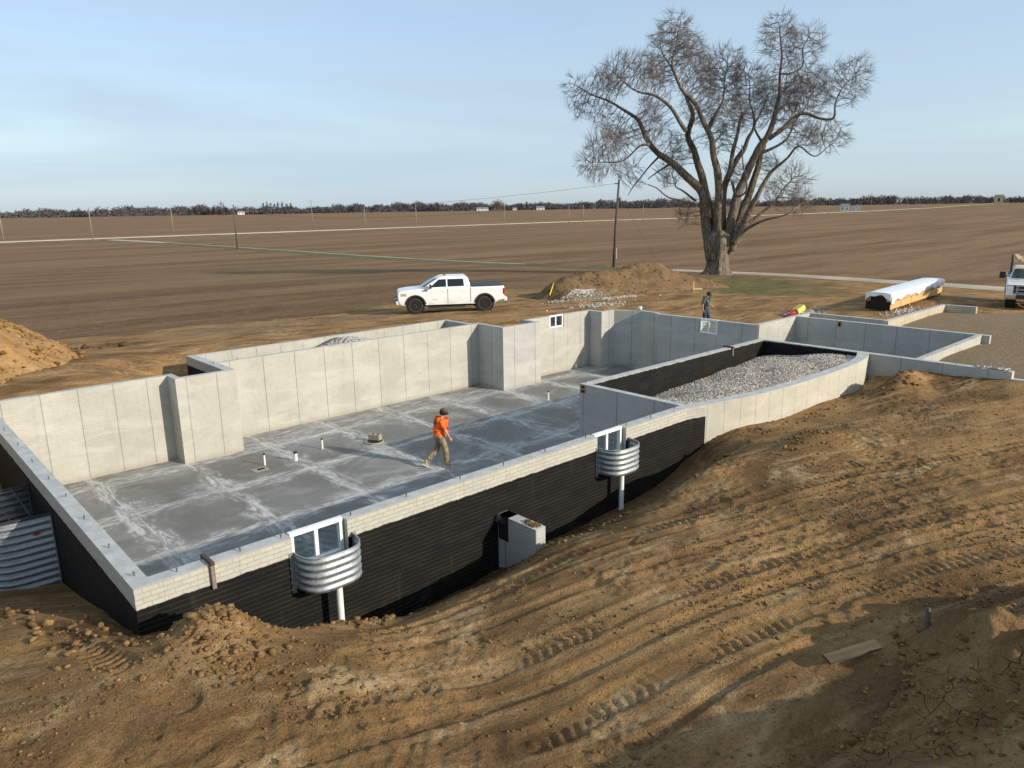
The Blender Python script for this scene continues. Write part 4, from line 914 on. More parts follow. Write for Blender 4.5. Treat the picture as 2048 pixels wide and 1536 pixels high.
# ------------------------------------------------------------------ trucks
def arc(cx, cz, r, a0, a1, n=14): return [(cx+r*math.cos(math.radians(a0+(a1-a0)*i/n)), cz+r*math.sin(math.radians(a0+(a1-a0)*i/n))) for i in range(n+1)]
def loft(mb, rings, cap0=True, cap1=True, mat=None):
    n = len(rings[0]); V = [p for r in rings for p in r]; F = []
    for i in range(len(rings)-1):
        for k in range(n): F.append((i*n+k, i*n+(k+1) % n, (i+1)*n+(k+1) % n, (i+1)*n+k))
    if cap0: F.append(tuple(range(n))[::-1])
    if cap1: F.append(tuple((len(rings)-1)*n+k for k in range(n)))
    return mb.add(V, F, mat=mat)
def make_truck(label, big=False):
    """x runs back from the nose, y to the left, z up"""
    t = empty('pickup_truck'); tag(t, label, 'truck', None)
    lift = .10 if big else 0.0; FX, RX, R = .98, 4.72, .41+(.01 if big else 0); WZ = R
    s = .36+lift*.6; hw = 1.0
    arch = .53
    # body side outline with wheel cut-outs
    def cutout(cx):
        a = math.degrees(math.asin(max(-1, min(1, (s+.06-WZ)/arch)))); return arc(cx, WZ, arch, 180-a, a, 16)
    low = [(.16, s+.12), (.06, .62+lift), (.03, .95+lift), (.06, 1.12+lift), (.16, 1.19+lift)]
    top = [(.5, 1.245+lift), (1.0, 1.285+lift), (1.38, 1.315+lift), (1.6, 1.335+lift), (3.86, 1.36+lift), (3.96, 1.345+lift), (4.9, 1.35+lift), (5.72, 1.36+lift), (5.80, 1.33+lift)]
    back = [(5.83, 1.1+lift), (5.80, .78+lift), (5.76, .62+lift), (5.5, .58+lift)]
    out_ = low + top + back + cutout(RX)[::-1] + [(4.0, s+.06), (1.62, s+.06)] + cutout(FX)[::-1] + [(.30, s+.06)]
    mb = MB()
    # cross sections tucked in a little at sills and shoulders: three slabs side by side give the body its tumblehome
    n = len(out_)
    def ring(y, shrink):
        return [(x, y, z) for x, z in [(px + (.0 if shrink == 0 else (shrink if px < .4 else -shrink*.7 if px > 5.6 else 0)), pz - (shrink*.9 if pz > 1.15+lift else 0) + (shrink*.3 if pz < s+.1 else 0)) for px, pz in out_]]
    loft(mb, [ring(-hw, .055), ring(-hw+.035, .012), ring(-hw+.10, 0), ring(hw-.10, 0), ring(hw-.035, .012), ring(hw, .055)])
    body = mb.build('body', M['paint'], t, fixn=True, bevel=.012)
    # cab
    bz = 1.325+lift; rz = 1.90+lift
    def cr(x0, x1, z, w, e=.0): return [(x0, -w, z), (x0-e, -w*.55, z), (x0-e, w*.55, z), (x0, w, z), (x1, w, z), (x1, -w, z)]
    cab = MB()
    loft(cab, [cr(1.42, 3.93, bz, .93, .10), cr(1.72, 3.93, bz+.20, .869, .10), cr(2.20, 3.86, rz-.10, .785, .08), cr(2.36, 3.80, rz-.02, .74, .06), cr(2.55, 3.70, rz+.012, .66, .04)])
    cab.build('cab', M['paint'], t, fixn=True, bevel=.02)
    def wy(z): return np.interp(z, [bz, bz+.20, rz-.10, rz-.02], [.93, .869, .785, .74])
    for sd in (1, -1):
        for nm, q in (('window', [(1.78, bz+.035), (2.66, bz+.055), (2.66, rz-.125), (2.27, rz-.135)]), ('window', [(2.74, bz+.055), (3.62, bz+.065), (3.60, rz-.16), (3.52, rz-.125), (2.74, rz-.125)])):
            V = []
            for o in (.006, -.02): V += [(x, sd*(wy(z)+o), z) for x, z in q]
            k = len(q); w_ = MB(); w_.add(V, [tuple(range(k)), tuple(range(k, 2*k))[::-1]]+[(i, (i+1) % k, k+(i+1) % k, k+i) for i in range(k)]); w_.build(nm, M['autoglass'], t, fixn=True)
        # door skins, standing 5 mm proud with open gaps
        for x0, x1 in ((1.56, 2.71), (2.735, 3.84)):
            q = [(x0+.0, s+.17), (x1, s+.17), (x1, bz-.035), (x0+.03, bz-.045)]
            if x1 > 3: q = [(x0, s+.17), (x1-.22, s+.17), (x1, s+.45), (x1, bz-.035), (x0, bz-.035)]
            d = MB(); V = [(x, sd*(hw+.006), z) for x, z in q]+[(x, sd*(hw-.05), z) for x, z in q]; k = len(q)
            d.add(V, [tuple(range(k)), tuple(range(k, 2*k))[::-1]]+[(i, (i+1) % k, k+(i+1) % k, k+i) for i in range(k)])
            dr = d.build('door', M['paint'], t, fixn=True, bevel=.005)
            h = MB(); h.box((x1-.20, sd*(hw+.022), bz-.17), (.20, .028, .034)); h.build('handle', M['paint' if not big else 'blackpl'], dr, bevel=.008)
        MB().box((2.722, sd*(hw-.03), (s+bz)/2+.06), (.020, .075, bz-s-.24)).build('door_gap', M['hollow'], t); MB().box((3.955, sd*(hw-.035), (s+bz)/2+.08), (.028, .076, bz-s-.18)).build('door_gap', M['hollow'], t)
        # wheel-arch trims
        for cx in (FX, RX):
            a = 8; pr = arc(cx, WZ, .50, 180-a, a, 18); po = arc(cx, WZ, .585, 180-a, a, 18); V = []
            for y in (hw-.03, hw+.018): V += [(x, sd*y, z) for x, z in pr]+[(x, sd*y, z) for x, z in po]
            k = len(pr); f = MB(); fc = []
            for i in range(k-1):
                fc += [(2*k+i, 2*k+i+1, 3*k+i+1, 3*k+i), (i, k+i, k+i+1, i+1), (i, i+1, 2*k+i+1, 2*k+i), (k+i, 3*k+i, 3*k+i+1, k+i+1)]
            fc += [(0, 2*k, 3*k, k), (k-1, 2*k-1, 4*k-1, 3*k-1)]
            f.add(V, fc); f.build('arch_trim', M['blackpl'], t, fixn=True)
            # dark liner
            MB().tube([(cx, sd*(hw-.50), WZ), (cx, sd*(hw-.06), WZ)], .505, 20).build('wheel_liner', M['hollow'], t)
        # mirror
        m = MB(); mz = bz+.10+(.08 if big else 0); mw = .28 if big else .20
        m.box((1.80, sd*(hw+.10+(.12 if big else 0)), mz), (.12, mw, .21 if not big else .34), mat=0); m.box((1.84, sd*(hw-.0+.03), mz-.06), (.06, .22+(.2 if big else 0), .05)); m.build('mirror', M['blackpl'], t, bevel=.02)
        # lamps
        h = MB(); h.box((.155, sd*.80, .985+lift), (.20, .35, .21 if not big else .34)); h.box((.36, sd*.957, 1.0+lift), (.34, .09, .17)); hl = h.build('headlight', M['lamp'], t, bevel=.02)
        MB().box((.42, sd*.985, 1.03+lift), (.20, .05, .07)).build('indicator', M['amber'], hl, bevel=.01)
        h = MB(); h.box((5.77, sd*.925, 1.06+lift), (.12, .165, .34)); h.build('taillight', M['redlens'], t, bevel=.02)
        h = MB(); h.box((2.66, sd*(hw-.09), s-.05), (2.0, .16, .06)); h.build('side_step', M['blackpl'], t, bevel=.015)
        if not big:
            h = MB(); h.box((1.50, sd*(hw+.004), 1.20), (.26, .014, .055)); h.build('badge', M['blackpl'], t); h = MB(); h.box((2.02, sd*(hw+.007), .72), (.24, .008, .022)); h.build('badge', M['alloy'], t)
        # wheels
        for cx in (FX, RX):
            w = empty('wheel', (cx, sd*(hw-.17), WZ)); w.parent = t; w.location = (cx, sd*(hw-.17), WZ)
            ty = MB(); ys_ = [(-.13, R-.10), (-.135, R-.05), (-.11, R-.008), (-.06, R), (.06, R), (.11, R-.008), (.135, R-.05), (.13, R-.10), (.10, R-.135)]
            N_ = 36; V = []
            for y_, r_ in ys_: V += [(r_*math.cos(2*math.pi*k/N_), y_*sd, r_*math.sin(2*math.pi*k/N_)) for k in range(N_)]
            ty.add(V, [(i*N_+k, i*N_+(k+1) % N_, (i+1)*N_+(k+1) % N_, (i+1)*N_+k) for i in range(len(ys_)-1) for k in range(N_)]); ty.build('tyre', M['rubber'], w, smooth=True, fixn=True)
            rm = MB(); rr = R-.125; V = []
            for y_, r_ in [(-.10, rr), (.095, rr), (.11, rr+.015), (.10, rr-.03), (.0, rr-.035)]: V += [(r_*math.cos(2*math.pi*k/N_), y_*sd, r_*math.sin(2*math.pi*k/N_)) for k in range(N_)]
            rm.add(V, [(i*N_+k, i*N_+(k+1) % N_, (i+1)*N_+(k+1) % N_, (i+1)*N_+k) for i in range(4) for k in range(N_)])
            for k in range(6):
                for dq in (-.11, .11):
                    a0 = 2*math.pi*k/6; rm.tube([(.05*math.cos(a0), .085*sd, .05*math.sin(a0)), (.16*math.cos(a0+dq), .085*sd, .16*math.sin(a0+dq)), (rr*math.cos(a0+dq*1.6), .075*sd, rr*math.sin(a0+dq*1.6))], [.028, .020, .022], 6)
            rm.cyl((0, .07*sd, 0), .075, .06, 16, 'Y'); rm.cyl((0, -.06*sd, 0), rr-.01, .02, 24, 'Y')
            rm.build('rim', M['rim'] if not big else M['alloy'], w, fixn=True)
    # windscreen and rear window
    def pane(q0, nm, mat, off):
        V = [Vector(p) for p in q0]; nrm = (V[1]-V[0]).cross(V[2]-V[0]).normalized()*off; k = len(V); a = [v+nrm for v in V]; b = [v-nrm*.8 for v in V]
        w = MB(); w.add(a+b, [tuple(range(k)), tuple(range(k, 2*k))[::-1]]+[(i, (i+1) % k, k+(i+1) % k, k+i) for i in range(k)]); return w.build(nm, mat, t, fixn=True)
    def fx(z): return np.interp(z, [bz, bz+.20, rz-.10, rz-.02], [1.42, 1.72, 2.20, 2.36])
    za, zb = bz+.05, rz-.105
    V = []
    for z, w in ((za, .84), (zb, .70)):
        e = np.interp(z, [bz, bz+.2, rz-.1], [.10, .10, .08]); V.append([(fx(z), -w, z), (fx(z)-e, -w*.62, z), (fx(z)-e, w*.62, z), (fx(z), w, z)])
    w = MB(); top_ = V[1]; bot = V[0]; o = Vector((-.02, 0, .014)); midz = bz+.20
    mid = [(1.72, -.80, midz), (1.62, -.50, midz), (1.62, .50, midz), (1.72, .80, midz)]
    rows = [[Vector(p)+o for p in r] for r in (bot, mid, top_)]
    w.add([p for r in rows for p in r], [(i*4+k, i*4+k+1, (i+1)*4+k+1, (i+1)*4+k) for i in range(2) for k in range(3)]); w.build('windshield', M['windshield'], t, fixn=True, solid=.012)
    pane([(3.935, -.74, bz+.06), (3.935, .74, bz+.06), (3.875, .66, rz-.13), (3.875, -.66, rz-.13)], 'rear_window', M['autoglass'], .012)
    # nose
    g = MB()
    if big:
        g.box((.035, 0, .94+lift), (.07, 1.36, .42), mat=0); gr = g.build('grille', M['blackpl'], t, bevel=.03)
        for zz, hh in ((1.10+lift, .045), (.93+lift, .075), (.77+lift, .045)): MB().box((-.005, 0, zz), (.05, 1.20, hh)).build('bar', M['alloy'], gr, bevel=.012)
        for yy in (-.52, .52): MB().box((-.005, yy, .94+lift), (.05, .07, .36)).build('bar', M['alloy'], gr, bevel=.012)
        MB().cyl((-.035, 0, .93+lift), .10, .02, 20, 'X').build('emblem', M['autoglass'], gr)
    else:
        g.box((.05, 0, .92+lift), (.07, 1.06, .40), mat=0); gr = g.build('grille', M['blackpl'], t, bevel=.03)
        for zz in (.80, .90, 1.0): MB().box((.012, 0, zz), (.03, .96, .03)).build('bar', M['alloy'], gr)
    bm = MB(); bm.box((.04, 0, .58+lift), (.20, 1.92, .24)); fb = bm.build('front_bumper', M['chrome' if big else 'paint'], t, bevel=.05)
    if big: MB().box((-.068, 0, .58+lift), (.012, 1.10, .19)).build('intake', M['blackpl'], fb); MB().box((-.082, 0, .60+lift), (.010, .31, .155)).build('number_plate', M['vinyl'], fb)
    else:
        MB().box((-.03, 0, .50), (.08, 1.5, .14)).build('lower_lip', M['blackpl'], fb, bevel=.02)
        for sd in (1, -1): MB().box((.02, sd*.80, .66), (.18, .16, .22)).build('fog_lamp', M['blackpl'], fb, bevel=.03)
    bm = MB(); bm.box((5.86, 0, .62+lift), (.20, 1.94, .22)); rb = bm.build('rear_bumper', M['chrome' if big else 'paint'], t, bevel=.05)
    MB().box((5.90, 0, .58+lift), (.14, 1.0, .18)).build('bumper_step', M['blackpl'], rb)
    # bed: dark liner showing above the rails
    b = MB(); b.box((4.86, 0, 1.355+lift), (1.74, 1.76, .07)); b.build('bed_cover', M['blackpl'], t, bevel=.02)
    b = MB()
    for sd in (1, -1): b.box((4.86, sd*.93, 1.375+lift), (1.72, .10, .035))
    b.box((4.0, 0, 1.385+lift), (.06, 1.8, .05)); b.build('bed_rail', M['blackpl'], t, bevel=.01)
    b = MB(); b.box((3.0, 0, .42+lift), (3.2, 1.3, .22)); b.build('chassis', M['hollow'], t)
    MB().tube([(2.55, 0, rz+.005), (2.62, 0, rz+.05), (2.72, 0, rz+.02)], [.02, .03, .02], 6).build('roof_aerial', M['blackpl'], t)
    return t
def park(t, fl, hd, z, half=1.0):
    """fl = the nose's centre, hd = unit heading"""
    a = math.atan2(-hd[1], -hd[0]); t.location = (fl[0], fl[1], z); t.rotation_euler = (0, 0, a)
# x runs back from the nose => local +x points along -heading; y is then the right side
hd = np.array([-3.1, 2.03]); hd /= np.linalg.norm(hd); rt = np.array([hd[1], -hd[0]])
t1 = make_truck('white crew cab pickup with black wheels parked on the dirt behind the foundation')
fw = np.array([22.78, 32.42])+rt*1.0+hd*.98; park(t1, fw, hd, 2.05)
h2 = np.array([-.97, -.243]); h2 /= np.linalg.norm(h2)
t2 = make_truck('white heavy pickup seen from the front at the right edge, lumber on its roof rack', True)
fw2 = np.array([44.2, 9.62]); park(t2, fw2, h2, gz(46, 11))
# lumber rack and its load
rk = MB(); Z = 2.28
for xx in (2.3, 4.1, 5.6):
    rk.tube([(xx, -.86, Z), (xx, .86, Z)], .03, 6)
    for sd in (1, -1): rk.tube([(xx if xx > 2.5 else 2.0, sd*.86, 1.5 if xx > 2.5 else 1.44), (xx, sd*.86, Z+.18)], .028, 6)
for sd in (1, -1): rk.tube([(2.0, sd*.86, Z-.05), (5.75, sd*.86, Z-.05)], .03, 6)
rk.build('lumber_rack', M['steel_dark'], t2)
bd = None; TM = Matrix.Translation((fw2[0], fw2[1], gz(46, 11))) @ Matrix.Rotation(math.atan2(-h2[1], -h2[0]), 4, 'Z')
names = ['pale board on the truck rack, outermost and lowest of the load', 'pale board on the truck rack, second from the outside', 'pale board on the truck rack, third from the outside', 'pale board on the truck rack nearest the cab centre', 'pale board lying on top of the others on the truck rack']
for i, (yy, zz, tw) in enumerate([(.72, .055, .0), (.50, .055, .012), (.28, .06, -.01), (.06, .055, .008), (.62, .15, .03)]):
    b = MB().box((0, 0, 0), (4.2, .19, .085)).build('board', M['wood_new'], bevel=.004); b.matrix_world = TM @ Matrix.Translation((3.3+.2*(i % 3), yy, Z+zz)) @ Matrix.Rotation(tw, 4, 'Z'); tag(b, names[i], 'board', 'boards on the truck rack')

# ------------------------------------------------------------------ people
def skin_mesh(name, pts, edges, mat, parent, sub=2, root=0):
    me = bpy.data.meshes.new('tmp'); me.from_pydata([p[:3] for p in pts], edges, []); o = bpy.data.objects.new('tmp', me); COL.objects.link(o)
    o.modifiers.new('skin', 'SKIN'); ss = o.modifiers.new('sub', 'SUBSURF'); ss.levels = sub; ss.render_levels = sub
    for i, d in enumerate(me.skin_vertices[0].data):
        r = pts[i][3]; d.radius = (r, r) if not isinstance(r, tuple) else r; d.use_root = (i == root)
    dg = bpy.context.evaluated_depsgraph_get(); dg.update(); m2 = bpy.data.meshes.new_from_object(o.evaluated_get(dg)); m2.name = name
    bpy.data.objects.remove(o); m2.polygons.foreach_set('use_smooth', [True]*len(m2.polygons)); m2.materials.clear(); m2.materials.append(mat)
    q = bpy.data.objects.new(name, m2); COL.objects.link(q); q.parent = parent; return q
def chain(P, E, pts, start=None):
    prev = start
    for p in pts:
        P.append(p); i = len(P)-1
        if prev is not None: E.append((prev, i))
        prev = i
    return prev
def make_person(label, loc, heading, J, shirt, trousers, cap, print_=False):
    """J: joints in local metres (x forward, y left, z up)"""
    o = empty('person', loc, math.atan2(heading[1], heading[0])); tag(o, label, 'person')
    V = lambda k: Vector(J[k])
    P, E = [], []
    chain(P, E, [(*J['pelvis'], (.10, .13)), (*V('pelvis').lerp(V('chest'), .5), (.09, .125)), (*J['chest'], (.10, .135)), (*V('chest').lerp(V('neck'), .7), (.066, .088)), (*J['neck'], .055)])
    h = V('head'); nk = V('neck'); fd = Vector(J['face']).normalized(); up = (h-nk).normalized()
    e = chain(P, E, [(*nk.lerp(h, .40), .058), (*(h-up*.045+fd*.012), .080), (*(h+up*.03), .095), (*(h+up*.085), .078)], 4)
    chain(P, E, [(*(h-up*.02+fd*.088), .020), (*(h-up*.035+fd*.112), .010)], len(P)-3)       # nose
    chain(P, E, [(*(h-up*.095+fd*.060), .034)], len(P)-5)                                      # chin
    sdv = up.cross(fd).normalized()
    for s in (1, -1): chain(P, E, [(*(h+sdv*s*.088-up*.01), .014), (*(h+sdv*s*.100-up*.015), .018)], 7)
    for s, sh, el, wr, hn in (('l', 'shl', 'ell', 'wrl', 'hal'), ('r', 'shr', 'elr', 'wrr', 'har')):
        a, b, c, d = V(sh), V(el), V(wr), V(hn)
        w = chain(P, E, [(*a, .058), (*a.lerp(b, .5), .048), (*b, .039), (*b.lerp(c, .35), .040), (*c, .026), (*c.lerp(d, .5), (.018, .036)), (*d, (.016, .040))], 3)
        ax = (d-c).normalized(); sid = Vector((0, 1 if s == 'l' else -1, 0)); fw = sid.cross(ax).normalized()*(1 if s == 'l' else -1)
        if fw.x < 0: fw = -fw
        for k, ln in enumerate((.070, .080, .075, .058)):
            q = d+fw*(.030-.020*k)+ax*.01; inn = -sid*.016
            chain(P, E, [(*(q+ax*ln*.45), .0088), (*(q+ax*ln*.8+inn*.6), .0082), (*(q+ax*ln*1.05+inn*1.6), .007)], w)
        q = c.lerp(d, .55); chain(P, E, [(*(q+fw*.038+ax*.01), .012), (*(q+fw*.052+ax*.04), .010), (*(q+fw*.050+ax*.068), .008)], w-1)
    for s in ('l', 'r'):
        hp, kn, an = V('hp'+s), V('kn'+s), V('an'+s)
        chain(P, E, [(*hp, .085), (*hp.lerp(kn, .5), .075), (*kn, .055), (*kn.lerp(an, .35), .052), (*an, .038)], 0)
    skin_mesh('body', P, E, M['skin'], o)
    # shirt
    P, E = [], []
    ch, pv, nk = V('chest'), V('pelvis'), V('neck')
    hem = pv-(ch-pv).normalized()*.05
    chain(P, E, [(*ch, (.165, .235)), (*ch.lerp(pv, .5), (.155, .215)), (*pv, (.160, .215)), (*(hem-(ch-pv).normalized()*.05), (.165, .225))])
    chain(P, E, [(*ch.lerp(nk, .62), (.125, .165)), (*ch.lerp(nk, .92), (.082, .090))], 0)
    for s in ('l', 'r'):
        a, b = V('sh'+s), V('el'+s); chain(P, E, [(*a, .090), (*a.lerp(b, .45), .086), (*a.lerp(b, .86), .084)], 4)
    sh = skin_mesh('shirt', P, E, shirt, o)
    P, E = [], []
    chain(P, E, [(*(pv+Vector((0, 0, .10))), (.145, .190)), (*(pv-Vector((0, 0, .05))), (.155, .200))])
    for s in ('l', 'r'):
        hp, kn, an = V('hp'+s), V('kn'+s), V('an'+s)
        chain(P, E, [(*(hp-Vector((0, 0, .04))), .118), (*hp.lerp(kn, .55), .108), (*kn, .090), (*kn.lerp(an, .5), .090), (*kn.lerp(an, .96), .088)], 1)
    skin_mesh('trousers', P, E, trousers, o)
    for s in ('l', 'r'):
        an, to = V('an'+s), V('to'+s); he = V('he'+s); P, E = [], []
        chain(P, E, [(*(an+(V('kn'+s)-an).normalized()*.05), .056), (*an.lerp(he, .35), .055), (*he.lerp(to, .35), (.048, .042)), (*he.lerp(to, .75), (.036, .046)), (*to, (.026, .040))])
        bt_ = skin_mesh('boot', P, E, M['boot'], o)
        d = (to-he).normalized(); up2 = (an-he.lerp(to, .25)).normalized(); side = up2.cross(d).normalized(); so_ = MB(); L_ = (to-he).length
        rings = []
        for t_, w_ in ((-.05, .028), (.10, .044), (.45, .044), (.75, .052), (1.02, .040), (1.12, .018)):
            c_ = he+d*L_*t_-up2*.030; rings.append([c_+side*w_, c_-side*w_, c_-side*w_-up2*.024, c_+side*w_-up2*.024])
        loft(so_, rings); so_.build('sole', M['sole'], bt_, fixn=True)
    # hair / cap
    def dome(nm, mat, rad, lo, back, brim=False):
        mb = MB(); n_, m_ = 16, 8; Vv = []
        for j in range(m_+1):
            ph = math.pi/2*(1-j/m_)-(math.pi/2*lo)*(j/m_)
            for k in range(n_):
                th = 2*math.pi*k/n_; c_ = math.cos(th)
                l_ = ph - (back*(1-c_)/2)*(j/m_)**2
                Vv.append(h+up*(.012+rad*1.05*math.sin(l_))+(fd*c_*1.12+sdv*math.sin(th)*.94)*rad*max(0.05, math.cos(l_))-fd*.006)
        mb.add(Vv, [(j*n_+k, j*n_+(k+1) % n_, (j+1)*n_+(k+1) % n_, (j+1)*n_+k) for j in range(m_) for k in range(n_)])
        if brim:
            B = [h+up*.040+fd*.10+sdv*.075, h+up*.035+fd*.165+sdv*.045, h+up*.035+fd*.165-sdv*.045, h+up*.040+fd*.10-sdv*.075]; mb.add(B+[b-up*.008 for b in B], [(0,1,2,3),(7,6,5,4),(0,4,5,1),(1,5,6,2),(2,6,7,3),(3,7,4,0)])
        return mb.build(nm, mat, o, smooth=True, solid=.006)
    dome('hair', M['hair'], .113, .02 if not cap else .10, .85)
    if cap: dome('cap', M['cap'], .118, -.20, .0, True)
    # eyes
    ey = MB()
    for s in (1, -1): ey.box(tuple(h+fd*.093+sdv*s*.032+up*.012), (.012, .018, .010))
    ey.build('eyes', M['hair'], o)
    if print_:
        # block of dark lettering on the back: three short rows following the cloth
        bk = ch.lerp(nk, .10)-fd*0; lv = (nk-pv).normalized(); pr = MB(); rows = [(.085, 4, .15), (.035, 5, .20), (-.015, 5, .19)]
        yv = Vector((0, 1, 0)); bn = lv.cross(yv).normalized(); 
        if bn.x > 0: bn = -bn
        dg = bpy.context.evaluated_depsgraph_get(); bvh = None
        from mathutils.bvhtree import BVHTree
        bvh = BVHTree.FromPolygons([v.co.copy() for v in sh.data.vertices], [tuple(p.vertices) for p in sh.data.polygons])
        def on(u_, v_):
            q = bk+yv*u_+lv*v_+bn*.5; r = bvh.ray_cast(q, -bn); return (r[0]+bn*.004) if r[0] is not None else None
        for zz, k, wd in rows:
            for i in range(k):
                cx_ = -wd/2+wd*(i+.5)/k; w_ = wd/k*.36
                for (u0, v0, u1, v1) in ((cx_-w_, zz-.02, cx_-w_+.012, zz+.02), (cx_+w_-.012, zz-.02, cx_+w_, zz+.02), (cx_-w_+.013, zz+(.008 if i % 2 else -.004), cx_+w_-.013, zz+(.02 if i % 2 else .008))):
                    Q = [on(u0, v0), on(u1, v0), on(u1, v1), on(u0, v1)]
                    if all(x is not None for x in Q): pr.add(Q+[x-bn*.003 for x in Q], [(0,1,2,3),(7,6,5,4),(0,4,5,1),(1,5,6,2),(2,6,7,3),(3,7,4,0)])
        if pr.n: pr.build('back_print', M['ink'], sh, fixn=True)
    return o
RV, FV = np.array([math.cos(_yaw), -math.sin(_yaw)]), np.array([math.sin(_yaw), math.cos(_yaw)])
# man walking over the slab: weight on the forward right leg, left heel lifted behind
J1 = dict(pelvis=(-.05,0,.98), chest=(-.02,0,1.33), neck=(.03,0,1.52), head=(.10,0,1.655), face=(.86,-.05,-.42),
          shl=(-.01,.175,1.44), shr=(.0,-.175,1.43), ell=(-.12,.235,1.18), elr=(.06,-.235,1.16), wrl=(-.08,.23,.94), wrr=(.19,-.215,.945), hal=(-.05,.225,.86), har=(.225,-.205,.87),
          hpl=(-.06,.09,.93), hpr=(-.04,-.09,.93), knl=(-.12,.095,.51), knr=(.10,-.095,.50), anl=(-.46,.10,.22), anr=(.10,-.10,.085),
          hel=(-.54,.10,.165), tol=(-.41,.10,.035), her=(.045,-.10,.052), tor=(.255,-.115,.050))
p1 = (12.58-.10*RV[0]*0, 16.88, 0.0)
hd1 = RV*.93+FV*.36
make_person('person in an orange t-shirt, khaki work trousers and cap, walking across the slab', p1, hd1, J1, M['orange'], M['khaki'], True, True)
J2 = dict(pelvis=(0,0,.97), chest=(.02,0,1.32), neck=(.06,0,1.51), head=(.13,.0,1.635), face=(.82,-.15,-.50),
          shl=(.02,.18,1.42), shr=(.01,-.18,1.42), ell=(.12,.25,1.17), elr=(-.09,-.26,1.16), wrl=(.29,.24,.98), wrr=(-.06,-.26,.91), hal=(.34,.23,.92), har=(-.03,-.25,.83),
          hpl=(0,.09,.92), hpr=(0,-.09,.92), knl=(.14,.095,.51), knr=(-.02,-.095,.50), anl=(.12,.10,.09), anr=(-.22,-.10,.13),
          hel=(.06,.10,.05), tol=(.27,.11,.05), her=(-.29,-.10,.10), tor=(-.12,-.10,.035))
make_person('person in a grey-green t-shirt and dark jeans, looking down, walking behind the side wall', (31.35, 20.05, gz(31.35, 20.05)), RV*.86-FV*.5, J2, M['shirtg'], M['jean'], False)

# ------------------------------------------------------------------ the big bare tree
TB = np.array([66.3, 41.4]); TZ = gz(66.3, 41.4)
TD = math.hypot(*TB); tf = np.array([TB[0]/TD, TB[1]/TD]); trr = np.array([tf[1], -tf[0]])   # away from / across the view of the yard
MS = 0.0150      # metres per drawing unit; the limbs were sketched on a 2048-unit-wide elevation, base at (1030, 1700)
def tp(zx, zy, dep=0.0):
    a = (zx-1030)*MS*(.885 if zx > 1030 else 1.05); b = (1700-zy)*MS
    return np.array([TB[0]+trr[0]*a+tf[0]*dep, TB[1]+trr[1]*a+tf[1]*dep, TZ+b])
LIMBS = [  # depth lean, [(x, y, radius)]
 (-.10, [(1010,1600,70),(980,1480,62),(950,1330,56),(930,1180,50),(860,1090,44),(740,980,37),(640,900,30),(560,800,24),(520,700,20),(430,630,15),(330,570,10),(220,520,6),(110,455,3)]),
 (.22, [(985,1420,50),(960,1250,46),(910,1050,40),(860,900,34),(815,780,30),(840,650,24),(800,560,18),(740,440,14),(680,330,10),(640,260,7),(610,180,3)]),
 (-.35, [(815,780,24),(770,720,20),(700,620,17),(620,560,13),(520,540,9),(440,480,5),(380,420,3)]),
 (-.25, [(1030,1550,64),(1025,1300,48),(1020,1100,40),(985,950,33),(960,830,28),(900,700,24),(850,600,21),(780,530,17),(740,460,13),(720,370,9),(740,250,6),(760,150,3)]),
 (.40, [(960,830,20),(945,750,21),(960,680,19),(990,620,13),(1020,560,9),(1020,440,7),(1040,330,3)]),
 (.35, [(1060,1500,50),(1050,1250,42),(1060,1130,36),(1110,1000,31),(1180,900,26),(1210,820,19),(1250,750,14),(1240,660,10),(1210,560,6),(1200,430,3)]),
 (-.2, [(1085,1060,26),(1100,950,24),(1130,800,19),(1158,685,17)]),
 (.05, [(1060,1570,62),(1120,1350,50),(1155,1190,45),(1200,1080,41),(1280,900,36),(1340,830,32),(1370,740,27),(1395,650,21),(1405,540,16),(1400,420,12),(1405,310,9),(1390,250,6),(1370,140,3)]),
 (-.30, [(1340,850,24),(1430,790,23),(1510,720,19),(1580,710,16),(1660,735,13),(1755,745,11),(1750,660,7),(1790,580,4),(1860,510,2)]),
 (.30, [(1280,920,22),(1360,900,17),(1440,860,14),(1500,810,11),(1540,720,8),(1600,640,5),(1640,560,3)]),
 (.45, [(1100,1540,52),(1200,1290,42),(1270,1090,35),(1310,930,29),(1330,860,23),(1300,820,14),(1260,730,10),(1300,640,7),(1330,580,4)]),
 (-.35, [(1130,1540,48),(1250,1270,30),(1330,1120,22),(1380,1040,16),(1480,960,12),(1540,900,9),(1650,960,5),(1740,900,3)]),
 (.5, [(1130,1500,30),(1210,1400,24),(1300,1330,16),(1420,1240,10),(1480,1150,6),(1570,1070,3)]),
 (-.6, [(900,1230,15),(800,1210,12),(720,1190,9),(650,1130,7),(600,1108,5)]),
 (.5, [(880,1215,15),(800,1150,10),(750,1120,7),(750,1080,4)]),
 (-.5, [(600,860,16),(540,870,11),(450,950,8),(330,965,4),(240,960,2)]),
 (.3, [(640,910,14),(560,1000,8),(490,1090,6),(440,1170,3)]),
 (.1, [(1400,440,10),(1470,440,9),(1550,400,8),(1550,300,5),(1590,210,3)]),
 (-.7, [(1140,1490,30),(1230,1400,20),(1340,1345,13),(1440,1320,8),(1530,1290,4)]),
 (-.5, [(1110,1100,16),(1150,1190,15),(1215,1150,10),(1180,1000,7),(1160,880,4)]),
 (.6, [(700,960,14),(620,1010,9),(560,1060,5)])]
